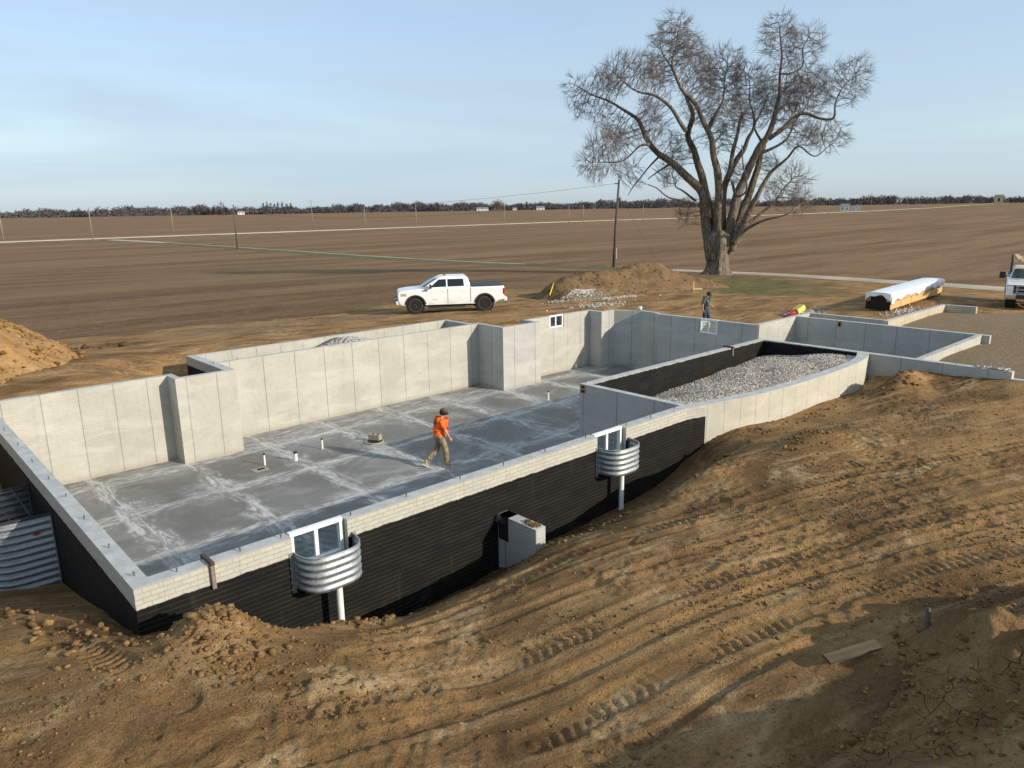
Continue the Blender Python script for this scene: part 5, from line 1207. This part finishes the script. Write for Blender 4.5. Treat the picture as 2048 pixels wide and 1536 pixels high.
def smooth(pl, n=4):
    a = np.array(pl, float); a = np.vstack([2*a[0]-a[1], a, 2*a[-1]-a[-2]]); o = []
    for i in range(1, len(a)-2):
        for t in np.arange(n)/n:
            o.append(.5*((2*a[i])+(-a[i-1]+a[i+1])*t+(2*a[i-1]-5*a[i]+4*a[i+1]-a[i+2])*t*t+(-a[i-1]+3*a[i]-3*a[i+1]+a[i+2])*t**3))
    o.append(a[-2]); o = np.array(o); o[:, 2] = np.maximum(o[:, 2], 2); return [tuple(q) for q in o]
tree = tag(empty('bare_tree', (TB[0], TB[1], TZ)), 'huge bare spreading tree with many limbs standing behind the topsoil mound', 'tree')
def LR(py, rr): return .64+.08*max(0, min(1, (py-1380)/220)) if rr > 6 else .75
tmb = MB(); nodes = []; nrad = []
for lean, pl in LIMBS:
    pts = []; r = []; pl = smooth(pl)
    for (ax, ay, ar), (bx, by, br) in zip(pl[:-1], pl[1:]):
        k = max(1, int(math.hypot(bx-ax, by-ay)/16))
        for i in range(k):
            q = i/k; px, py = ax+(bx-ax)*q, ay+(by-ay)*q
            dd = math.hypot(px-1040, py-1560)*MS
            w = 1.3*min(1, dd/12)
            pts.append(tp(px+w*2.2*math.sin(py*.035+lean*9), py+w*2*math.cos(px*.03), lean*dd*.55+.25*math.sin(dd*.9+lean*20))); r.append((ar+(br-ar)*q)*MS*(.95+.1*random.random())*LR(py, ar+(br-ar)*q))
    px, py, pr = pl[-1]; dd = math.hypot(px-1040, py-1560)*MS; pts.append(tp(px, py, lean*dd*.55)); r.append(pr*MS*LR(py, pr))
    tmb.tube(pts, r, 9 if r[0] > .3 else 6)
    for p, q in zip(pts, r):
        if q < .62: nodes.append(p); nrad.append(q)
zz_ = [-.2, 0, .2, .5, .9, 1.4, 1.9, 2.4, 2.9, 3.4, 3.9, 4.4]; rr_ = [1.62, 1.45, 1.26, 1.12, 1.04, 1.0, 1.03, 1.12, 1.22, 1.28, 1.18, .75]; V = []; nn_ = 40
for z_, r_ in zip(zz_, rr_):
    for k in range(nn_):
        a = 2*math.pi*k/nn_; fl_ = 1+(.09*math.sin(a*5+.6)+.06*math.sin(a*8+2)+.04*math.sin(a*13+z_))*(1+.9*max(0, .6-z_)); V.append((TB[0]+r_*fl_*math.cos(a)+trr[0]*.035*z_, TB[1]+r_*fl_*math.sin(a)+trr[1]*.035*z_, TZ+z_))
tmb.add(V, [(i_*nn_+k, i_*nn_+(k+1) % nn_, (i_+1)*nn_+(k+1) % nn_, (i_+1)*nn_+k) for i_ in range(len(zz_)-1) for k in range(nn_)])
tmb.build('trunk', M['bark'], tree, smooth=True, loc=(0, 0, 0)).matrix_parent_inverse = tree.matrix_world.inverted() if False else Matrix.Translation((-TB[0], -TB[1], -TZ))
BLOBS = [(180,560,110),(120,480,70),(300,480,120),(430,430,130),(300,640,80),(420,760,110),(350,880,150),(280,960,120),(460,1030,90),(570,760,130),(560,440,130),(690,260,140),(720,190,110),(850,420,150),(1000,370,150),(1060,480,150),(1200,500,150),(1380,240,120),(1370,160,85),(1440,330,90),(1580,260,100),(1500,520,180),(1600,560,150),(1790,560,130),(1860,510,90),(1700,830,120),(1560,800,110),(1450,690,110),(1560,1080,100),(1470,1180,110),(1600,1230,80),(760,880,120),(900,620,140),(1000,800,110),(1100,700,120),(700,1040,90),(1120,1050,80),(1000,1270,80),(850,1290,90),(1360,990,70),(1800,860,60),(1320,560,150),(620,600,110),(1250,640,130),(650,380,110),(800,300,110),(1120,420,110)]
rt_ = np.random.default_rng(21); att = []; nd0 = np.array(nodes)
nd2 = np.array([[(p-np.array([TB[0], TB[1], 0]))@np.array([trr[0], trr[1], 0]), p[2]-TZ] for p in nodes]); ndd = np.array([(p[:2]-TB)@tf for p in nodes])
for bx, by, br in BLOBS:
    c2 = np.array([(bx-1030)*MS*(.885 if bx > 1030 else 1.05), (1700-by)*MS]); d2 = np.hypot(*(nd2-c2).T); near = np.argsort(d2)[:6]; dc = ndd[near].mean()
    k = int(290*(br/110)**2); v = rt_.normal(size=(k, 3)); v /= np.linalg.norm(v, axis=1)[:, None]; v *= (rt_.random(k)**.42)[:, None]*br*MS
    for q in v:
        a = c2[0]+q[0]; b = c2[1]+q[1]; d_ = dc*.9+q[2]*1.1
        att.append([TB[0]+trr[0]*a+tf[0]*d_, TB[1]+trr[1]*a+tf[1]*d_, TZ+b])
att = np.array(att); P = [np.array(p) for p in nodes]; par = [-1]*len(P); base_n = len(P); alive = np.ones(len(att), bool); STEP = .27
dirs = [np.zeros(3) for _ in P]
nch = np.zeros(60000, int)
for it in range(80):
    kd = KDTree(len(P)); [kd.insert(p, i) for i, p in enumerate(P)]; kd.balance(); pull = {}
    for j in np.nonzero(alive)[0]:
        co, idx, d = kd.find(att[j])
        if d < .31: alive[j] = False; continue
        if d > 7.0 or nch[idx] >= 5: continue
        v = (att[j]-P[idx])/d
        if idx in pull: pull[idx][0] += v; pull[idx][1] += 1
        else: pull[idx] = [v.copy(), 1]
    if not pull: break
    for idx, (v, c) in pull.items():
        v = v/np.linalg.norm(v) + dirs[idx]*.95 + np.array([0, 0, .07]) + rt_.normal(size=3)*.09
        v /= np.linalg.norm(v); P.append(P[idx]+v*STEP); par.append(idx); dirs.append(v); nch[idx] += 1
N_ = len(P); leaves = np.zeros(N_); hasc = np.zeros(N_, bool)
for i in range(base_n, N_): hasc[par[i]] = True
for i in range(N_-1, base_n-1, -1):
    if not hasc[i]: leaves[i] = 1
    leaves[par[i]] += leaves[i]
rad = .0108*np.maximum(leaves, 1)**.50
Pn = np.array(P)
def sticks(A, B, ra, rb, n=3):
    """thin tapered prisms from A to B as numpy arrays"""
    d = B-A; d /= np.linalg.norm(d, axis=1)[:, None]+1e-9; ref = np.where(np.abs(d[:, 2:3]) < .9, [[0, 0, 1.]], [[1., 0, 0]]); u = np.cross(d, ref); u /= np.linalg.norm(u, axis=1)[:, None]; w = np.cross(d, u); V = []
    for k in range(n):
        t = 2*math.pi*k/n; o = u*math.cos(t)+w*math.sin(t); V.append(A+o*ra[:, None])
    for k in range(n):
        t = 2*math.pi*k/n; o = u*math.cos(t)+w*math.sin(t); V.append(B+o*rb[:, None])
    V = np.stack(V, 1); m = len(A); base = (np.arange(m)*2*n)[:, None]
    F = np.concatenate([base+np.array([k, (k+1) % n, n+(k+1) % n, n+k]) for k in range(n)], 0)
    return V.reshape(-1, 3), F
ii = np.arange(base_n, N_); pp = np.array(par)[ii]; ra = np.where(pp < base_n, rad[ii]*1.1, rad[pp]); 
ra = np.minimum(ra, .16); V1, F1 = sticks(Pn[pp], Pn[ii], np.minimum(ra, rad[ii]*1.35), np.minimum(rad[ii], .16), 4)
# twigs: sprays at the ends and along the thin branches
A, B, R0, R1 = [], [], [], []
D = np.array(dirs); thin = [i for i in range(base_n, N_) if leaves[i] <= 6]
for i in thin:
    k = 4 if leaves[i] <= 1 else (1 if rt_.random() < .5 else 0)
    if leaves[i] > 1 and rt_.random() < .25: k = 2
    for _ in range(k):
        v = D[i]*1.7+rt_.normal(size=3)*.36+np.array([0, 0, .30]); v /= np.linalg.norm(v); l = rt_.uniform(.5, 1.05); m = Pn[i]+v*l*.5
        v2 = v+rt_.normal(size=3)*.12+np.array([0, 0, .10]); v2 /= np.linalg.norm(v2); e = m+v2*l*.55
        A += [Pn[i], m]; B += [m, e]; R0 += [.0088, .0075]; R1 += [.0075, .0045]
V2, F2 = sticks(np.array(A), np.array(B), np.array(R0), np.array(R1), 3)
# near the low fork a tangle of shoots
crown = np_mesh('crown', np.concatenate([V1, V2]), np.concatenate([F1, F2+len(V1)]), M['twig'], tree); crown.matrix_parent_inverse = Matrix.Translation((-TB[0], -TB[1], -TZ))

# ------------------------------------------------------------------ poles and wires
mp_ = (78.6, 65.0); mz_ = gz(*mp_); ht = 11.6
o = tag(empty('utility_pole', (*mp_, mz_)), 'dark leaning wooden utility pole rising behind the topsoil mound', 'utility pole')
lx, ly = RV*.42
MB().tube([(0,0,-.5),(lx*.5,ly*.5,ht*.5),(lx*1.3,ly*1.3,ht)], [.20,.175,.135], 12).build('pole', M['polewood'], o, smooth=True)
MB().box((lx*1.25-RV[0]*.35, ly*1.25-RV[1]*.35, ht-.55), (.5,.16,.14)).build('insulator', M['wire'], o)
MB().box((lx*1.0+RV[0]*.22, ly*1.0+RV[1]*.22, ht-2.6), (.22,.22,.5)).build('bracket', M['wire'], o)
MB().box((lx*.1+RV[0]*.24, ly*.1+RV[1]*.24, 1.9), (.22,.22,1.5)).build('meter_box', M['polegrey'], o)
POLES = [(43.7,292.8,10.3),(68.1,285.2,10.6),(107.8,324.3,11.1),(74.3,179.7,10.4),(173.7,328.9,13.2),(180.4,292.8,10.7),(210.1,295.3,10.5),(257.4,284.8,9.9),(282.6,263.5,9.8),(301.1,270.5,9.4),(363.1,278.2,9.3),(583.2,291.6,7.9),(604.4,276.3,6.3),(716.3,288.3,12.6),(848.3,304.6,9.2),(1781.6,446.8,14.8)]
PL = ['grey utility pole at the far left edge beside the far road','grey utility pole at the junction of lane and road','grey utility pole in the field just beyond the road, third from the left','brown utility pole on this side of the road, beside the lane','tall grey utility pole with a crossarm beyond the road','grey utility pole beside the road, next on the right of the one with a crossarm','grey utility pole beside the road, second on the right of the one with a crossarm','grey utility pole beside the road below the round leafless tree','grey utility pole left of a close second pole, seen left of the dark leaning pole','grey utility pole close on the left of the dark leaning pole','grey utility pole just right of the dark leaning pole','short grey utility pole seen through the low right branches of the tree','very short pole on the road right of the big tree','tall pale pole standing alone beyond the road right of the tree','grey utility pole beyond the road at the far right field','distant utility pole below the tan building']
for (x, y, h), lb in zip(POLES, PL):
    o = tag(empty('utility_pole', (x, y, gz(x, y))), lb, 'utility pole', 'poles along the far road'); dk = lb.startswith('brown')
    MB().tube([(0,0,-.3),(0,0,h)], [.19,.13], 8).build('pole', M['polewood'] if dk else M['polegrey'], o, smooth=True)
    if 'crossarm' in lb and lb.startswith('tall'): MB().box((0,0,h-.5), (2.6,.15,.18)).build('crossarm', M['polegrey'], o)
    else: MB().cyl((0,0,h+.08), .07, .2, 8).build('insulator', M['wire'], o)
def cable(a, b, sag, label, r=.018):
    P_ = [(a[0]+(b[0]-a[0])*t, a[1]+(b[1]-a[1])*t, a[2]+(b[2]-a[2])*t-4*sag*t*(1-t)) for t in np.linspace(0, 1, 25)]
    return tag(MB().tube(P_, r, 5).build('power_cable', M['wire']), label, 'cable')
a = (mp_[0]+lx*1.25-RV[0]*.55, mp_[1]+ly*1.25-RV[1]*.55, mz_+ht-.55); b = (74.3,179.7,gz(74.3,179.7)+10.3)
cable(a, b, 1.6, 'upper thin cable running left from the dark leaning pole')
cable((mp_[0]+lx, mp_[1]+ly, mz_+ht-2.6), (74.3,179.7,b[2]-1.4), 1.9, 'lower thin cable running left from the dark leaning pole')
g_ = (mp_[0]+RV[0]*6.5, mp_[1]+RV[1]*6.5); cable((mp_[0]+lx*1.1, mp_[1]+ly*1.1, mz_+ht-1.8), (*g_, gz(*g_)), .1, 'guy wire slanting from the dark leaning pole down to the ground')

# ------------------------------------------------------------------ far woods, trees and farms
def bear(deg, d): a = math.radians(deg); return np.array([d*math.sin(a), d*math.cos(a)])
def tufts(centers, radii, heights, per, seed, size, dens_lo=.0):
    """crowns of small faces; returns V, F, tint"""
    rg_ = np.random.default_rng(seed); V = []; T = []
    for (x, y), r, h in zip(centers, radii, heights):
        k = per; u = rg_.normal(size=(k, 3)); u /= np.linalg.norm(u, axis=1)[:, None]; u *= (rg_.random(k)**.4)[:, None]
        c = np.column_stack([x+u[:, 0]*r, y+u[:, 1]*r, FZ+h*.52+u[:, 2]*h*.48]); a = rg_.normal(size=(k, 3)); b = rg_.normal(size=(k, 3)); s = size*rg_.uniform(.5, 1.3, k)[:, None]
        a = a/np.linalg.norm(a, axis=1)[:, None]*s; b = b/np.linalg.norm(b, axis=1)[:, None]*s*.8; b[:, 2] *= 1.5
        V.append(np.stack([c-a, c+b, c+a*.7-b*.4], 1)); t = np.clip(rg_.normal(.45, .25)+rg_.normal(0, .15, k), 0, 1); T.append(np.repeat(np.stack([t, t, t, np.ones(k)], 1)[:, None], 3, 1))
    V = np.concatenate(V).reshape(-1, 3); T = np.concatenate(T).reshape(-1, 4); F = np.arange(len(V)).reshape(-1, 3); return V, F, T
def WD(b): return np.interp(b, [8, 20, 42, 80], [1640, 1800, 1980, 2020])/math.cos(math.radians(b-42.5))
rw = np.random.default_rng(31); C, R_, H_ = [], [], []
for i in range(1900):
    b = rw.uniform(0, 86); dd = WD(b)+rw.uniform(-10, 260)+50*math.sin(b*.8); C.append(bear(b, dd)); R_.append(rw.uniform(7, 13)); 
    H_.append((18.0+3.0*math.sin(b*.37+1)+2.6*math.sin(b*1.3)+1.8*math.sin(b*4.1)+rw.normal(0, 2.6)))
V, F, T = tufts(C, R_, H_, 75, 32, 2.3)
woods = np_mesh('far_wood', V, F, M['farwood'], attrs={'tint': T}); tag(woods, 'long line of leafless woodland along the horizon', 'woodland', None, 'stuff')
# scrub at its foot
C = []
for _ in range(900):
    b = rw.uniform(0, 86); C.append(bear(b, WD(b)-rw.uniform(5, 40)))
V, F, T = tufts(C, [10]*900, list(rw.uniform(4, 10, 900)), 14, 33, 3.0); tag(np_mesh('hedge_scrub', V, F, M['farwood'], attrs={'tint': T}), 'low scrub along the foot of the far woodland', 'scrub', None, 'stuff')
def conifer(b, d, h, r, label, grp):
    c = bear(b, d); o = tag(empty('conifer', (c[0], c[1], FZ)), label, 'tree', grp); rg_ = np.random.default_rng(int(b*100)); k = 150
    z = rg_.random(k)**.8*h; rr = r*(1-z/h*.88)*np.sqrt(rg_.random(k)); a = rg_.uniform(0, 6.28, k); cc = np.column_stack([rr*np.cos(a), rr*np.sin(a), z+.6]); s = rg_.uniform(.8, 1.7, (k, 1))
    p = rg_.normal(size=(k, 3)); q = rg_.normal(size=(k, 3)); p = p/np.linalg.norm(p, axis=1)[:, None]*s; q = q/np.linalg.norm(q, axis=1)[:, None]*s; V = np.stack([cc-p, cc+q, cc+p-q*.4], 1).reshape(-1, 3); t = np.repeat(rg_.random(k), 3)
    np_mesh('crown', V, np.arange(len(V)).reshape(-1, 3), M['conifer'], o, attrs={'tint': np.stack([t, t, t, t*0+1], 1)}); MB().tube([(0,0,0),(0,0,h*.9)], [.3,.06], 6).build('trunk', M['bark'], o)
for i, b in enumerate([19.5,19.9,20.35,20.75,21.15,21.55,21.95]): conifer(b, WD(b)-60, 13.5+1.8*math.sin(i*2.3), 6.5, 'small dark conifer in the spaced row along the horizon at the left', 'row of small conifers on the horizon')
for i, b in enumerate([24.5,24.75,25.0,25.25,25.5,25.8,26.1,26.4]): conifer(b, WD(b)-70+20*math.sin(i*3), 25+2.5*math.sin(i*1.7), 9.5, 'tall dark conifer in the dense clump on the horizon', 'clump of tall conifers on the horizon')
for i, b in enumerate([36.6, 37.1, 43.4, 43.8]): conifer(b, WD(b)-60, 17+3*(i % 2), 8, ['dark conifer left of a pair before the woodland','dark conifer right of a pair before the woodland','dark conifer beside the white farm buildings, left one','dark conifer beside the white farm buildings, right one'][i], None)
c = bear(41.59, 1750); o = tag(empty('round_tree', (c[0], c[1], FZ)), 'reddish brown round leafless tree standing out before the far woods', 'tree'); V, F, T = tufts([(0,0),(9,5),(-9,-5),(3,-3)], [14,12,12,14], [27,22,23,25], 230, 41, 1.7); V[:, 2] -= FZ
np_mesh('crown', V, F, woodlot('reddish_twigs', (.085,.055,.045), (.17,.115,.09)), o, attrs={'tint': T}); MB().tube([(0,0,0),(0,0,8)], [.6,.25], 7).build('trunk', M['bark'], o)
def barn(b, d, w, dp, h, label, wall_, name='farm_building', ph=.35, yaw=0, wins=2):
    c = bear(b, d); o = tag(empty(name, (c[0], c[1], FZ), -math.radians(b)+yaw), label, 'farm building')
    MB().box((0,0,h/2), (w,dp,h)).build('walls', wall_, o); r = MB(); r.add([(-w/2-.3,-dp/2-.4,h),(w/2+.3,-dp/2-.4,h),(w/2+.3,0,h+dp*ph),(-w/2-.3,0,h+dp*ph),(-w/2-.3,dp/2+.4,h),(w/2+.3,dp/2+.4,h)], [(0,1,2,3),(3,2,5,4),(0,3,4),(1,5,2),(0,4,5,1)]); r.build('roof', M['farmroof'] if ph < .5 else wall_, o)
    for k in range(wins): MB().box((-w/2+w*(k+.5)/wins, -dp/2-.03, h*.45), (w/wins*.25, .08, h*.4)).build('window', M['farmglass'], o)
barn(40.45, 1850, 29, 12, 4.6, 'long low white farm building left of the round leafless tree', M['farmwhite'], wins=3)
barn(44.85, 1850, 20, 11, 5.4, 'white barn on the horizon right of the round leafless tree', M['farmwhite'])
barn(42.9, 1850, 10, 8, 4.2, 'small white shed close right of the round leafless tree', M['farmwhite'])
barn(22.95, 1820, 15, 9, 5, 'small white house between the two groups of conifers', M['farmwhite'])
barn(66.45, 830, 8, 6, 5.0, 'white gabled house in the far field right of the big tree', M['farmwhite'])
barn(67.15, 840, 8, 5, 3.4, 'small white outbuilding right of the gabled house', M['farmwhite'])
barn(58.2, 1900, 22, 10, 4.6, 'white farm building glimpsed through the low branches of the big tree', M['farmwhite'])
barn(75.4, 2000, 17, 14, 19, 'tall tan box-shaped building at the right end of the horizon', M['farmtan'], ph=.05, wins=1)

# ------------------------------------------------------------------ timber bundle and small things
LX0, LX1 = 38.0, 47.5; ang = math.atan2(14.62-14.0, 47.4-38.26); lz = gz(42, 14.6)
lb = tag(empty('timber_bundle', (38.15, 14.55, lz), ang), 'long bundle of orange timber half covered by a white wrap, lying behind the garage walls', 'timber'); Lb, Wb, Hb = 9.3, 1.16, .86
tb = MB(); rgw = random.Random(3)
for k in range(2):
    for j in range(4):
        yy = -Wb/2+Wb/4*(j+.5); x = 0.02*j
        while x < Lb-.05:
            l = Lb-x if j else min(rgw.uniform(.55, 1.5), Lb-x); tb.box((x+l/2, yy+(rgw.uniform(-.012, .012) if j == 0 else 0), .10+.02+.36*k+.17), (l-.012, Wb/4-.012, .335)); x += l
for xx in (.3, 3.2, 6.2, 9.0): tb.box((xx, 0, .05), (.1, Wb, .10))
tb.build('timbers', wood('orange_timber', (.46,.27,.095), (.64,.42,.18), 1.0), lb)
e_ = MB(); e_.box((-.02, 0, .30), (.03, Wb*.99, .40)); e_.box((-.018, .0, .62), (.03, Wb*.62, .28)); e_.build('bundle_end', M['hollow'], lb)
wm = MB(); nx_, V = 60, []
prof_n = 21
for i in range(nx_):
    x = -.06+(Lb+.12)*i/(nx_-1); dl = .34+.05*math.sin(x*1.7)+.05*math.sin(x*4.3+1); drr = .40+.1*math.sin(x*1.3)
    if x < .5: dl += .12
    for k in range(prof_n):
        t = k/(prof_n-1); path = t*(dl+Wb+.06+drr)
        if path < dl: y, z = -Wb/2-.03-.02*math.sin(x*6+path*9), Hb+.04-(dl-path)
        elif path < dl+Wb+.06: y = -Wb/2-.03+(path-dl); z = Hb+.04+.035*math.sin(math.pi*(path-dl)/(Wb+.06))+.008*math.sin(x*3.1+y*4)+.007*math.sin(x*7.7-y*6)
        else: y, z = Wb/2+.03+.02*math.sin(x*5), Hb+.04-(path-dl-Wb-.06)
        V.append((x, y, z))
wm.add(V, [(i*prof_n+k, i*prof_n+k+1, (i+1)*prof_n+k+1, (i+1)*prof_n+k) for i in range(nx_-1) for k in range(prof_n-1)]); wm.build('wrap', M['wrap'], lb, smooth=True, solid=.006)
fl_ = MB(); nseg = 14; V = []
for i in range(nseg):
    y = -Wb/2-.03+(Wb+.06)*i/(nseg-1); d_ = .10+.28*(abs(y)/.6)**2+.05*math.sin(y*11)
    for k in range(5): V.append((-.065-.035*k/4*(1+.5*math.sin(y*9)), y, Hb+.05-d_*k/4))
fl_.add(V, [(i*5+k, i*5+k+1, (i+1)*5+k+1, (i+1)*5+k) for i in range(nseg-1) for k in range(4)]); fl_.build('wrap_flap', M['wrap'], lb, smooth=True, solid=.006)
# rammer-like machine lying on the bank behind the wall corner
o = tag(empty('compactor', (31.3, 15.75, gz(31.3, 15.75)+.05), math.radians(-20)), 'red machine with a yellow top lying slanted against the wall corner', 'machine'); dz = 2.62-gz(31.3, 15.75)
MB().box((.60, 0, dz+.22), (.46,.36,.24), Matrix.Rotation(-.5, 3, 'Y')).build('yellow_hood', M['yelm'], o, bevel=.04)
MB().tube([(.42,0,dz+.12),(.1,0,dz-.02),(-.3,0,dz-.16)], [.13,.10,.07], 12).build('red_body', M['redm'], o, smooth=True)
MB().box((-.45,0,dz-.24), (.34,.26,.07), Matrix.Rotation(-.5, 3, 'Y')).build('foot', M['redm'], o, bevel=.02)
hb = MB(); hb.tube([(.3,-.22,dz+.1),(-.15,-.24,dz+.06),(-.35,-.2,dz-.02),(-.35,.2,dz-.02),(-.15,.24,dz+.06),(.3,.22,dz+.1)], .018, 6); hb.build('handlebar', M['steel_dark'], o)
# pail on the corner wall
o = tag(empty('paper_cup', (27.72, 21.15, HW)), 'small white and green tub standing on the far corner wall', 'tub'); o.location = (27.93, 21.42, HW)
MB().tube([(0,0,0),(0,0,.06)], [.075,.08], 14).build('band', M['wraptext'], o); MB().tube([(0,0,.06),(0,0,.17)], [.08,.09], 14).build('tub', M['vinyl'], o); MB().tube([(0,0,.17),(0,0,.19)], [.097,.097], 14).build('lid', M['vinyl'], o)
# surveyor's stakes by the tree mound
o = tag(empty('corner_stakes', (44.0, 29.2, gz(44, 29.2))), 'pale wooden corner stakes at the right foot of the topsoil mound', 'stake'); s_ = MB(); s_.box((0,0,.28), (.07,.05,.62)); s_.build('stake', M['wood_new'], o); MB().box((.26,-.2,.10), (.60,.05,.10), Matrix.Rotation(-.7, 3, 'Z')).build('rail', M['wood_new'], o)
# yellow drain tube on the left flank of the mound
P_ = [(33.2,32.6,gz(33.2,32.6)+.28),(33.8,33.0,gz(33.8,33.0)+.62),(34.4,33.4,gz(34.4,33.4)+.95)]
o = MB().tube(P_, .045, 8).build('yellow_tube', M['yelhose'], smooth=True); tag(o, 'yellow flexible tube lying up the left flank of the topsoil mound', 'tube')
# weathered plank and a bent stick in the foreground
def zspoil(x, y): return gz(x, y)
o = MB().box((0,0,0), (.74,.13,.045)).build('plank', M['wood'], bevel=.004); o.location = (7.95, 2.92, zspoil(7.95, 2.92)+.10); o.rotation_euler = (math.radians(14), math.radians(-3), math.atan2(2.76-3.08, 8.31-7.58)); tag(o, 'weathered short plank lying on the dirt at the lower right', 'plank')
z0 = gz(8.93, 2.46); o = MB().tube([(0,0,-.1),(-.01,.0,.12),(.03,.02,.22),(.07,.03,.30),(.075,.03,.34)], [.03,.034,.03,.028,.018], 7).build('broken_stick', M['polewood'], smooth=True); o.location = (8.93, 2.46, z0+.05); tag(o, 'short broken stick standing in the dirt at the right', 'stick')
for i, (x, y, a, l) in enumerate([(17.9,7.2,.3,.7),(15.2,5.9,1.0,.4),(20.6,6.2,.1,.6),(9.4,7.0,.6,.35)]):
    o = MB().box((0,0,0), (l,.045,.02)).build('wood_sliver', M['wood'], bevel=.003); o.location = (x, y, gz(x, y)+.06); o.rotation_euler = (.1,.04,a); tag(o, ['long pale sliver of wood lying on the yard beyond the tread marks','short wood sliver beside the tread marks in mid yard','wood sliver lying nearest the right wall','small wood sliver lying near the buttress stub'][i], 'wood scrap', 'wood slivers on the dirt')
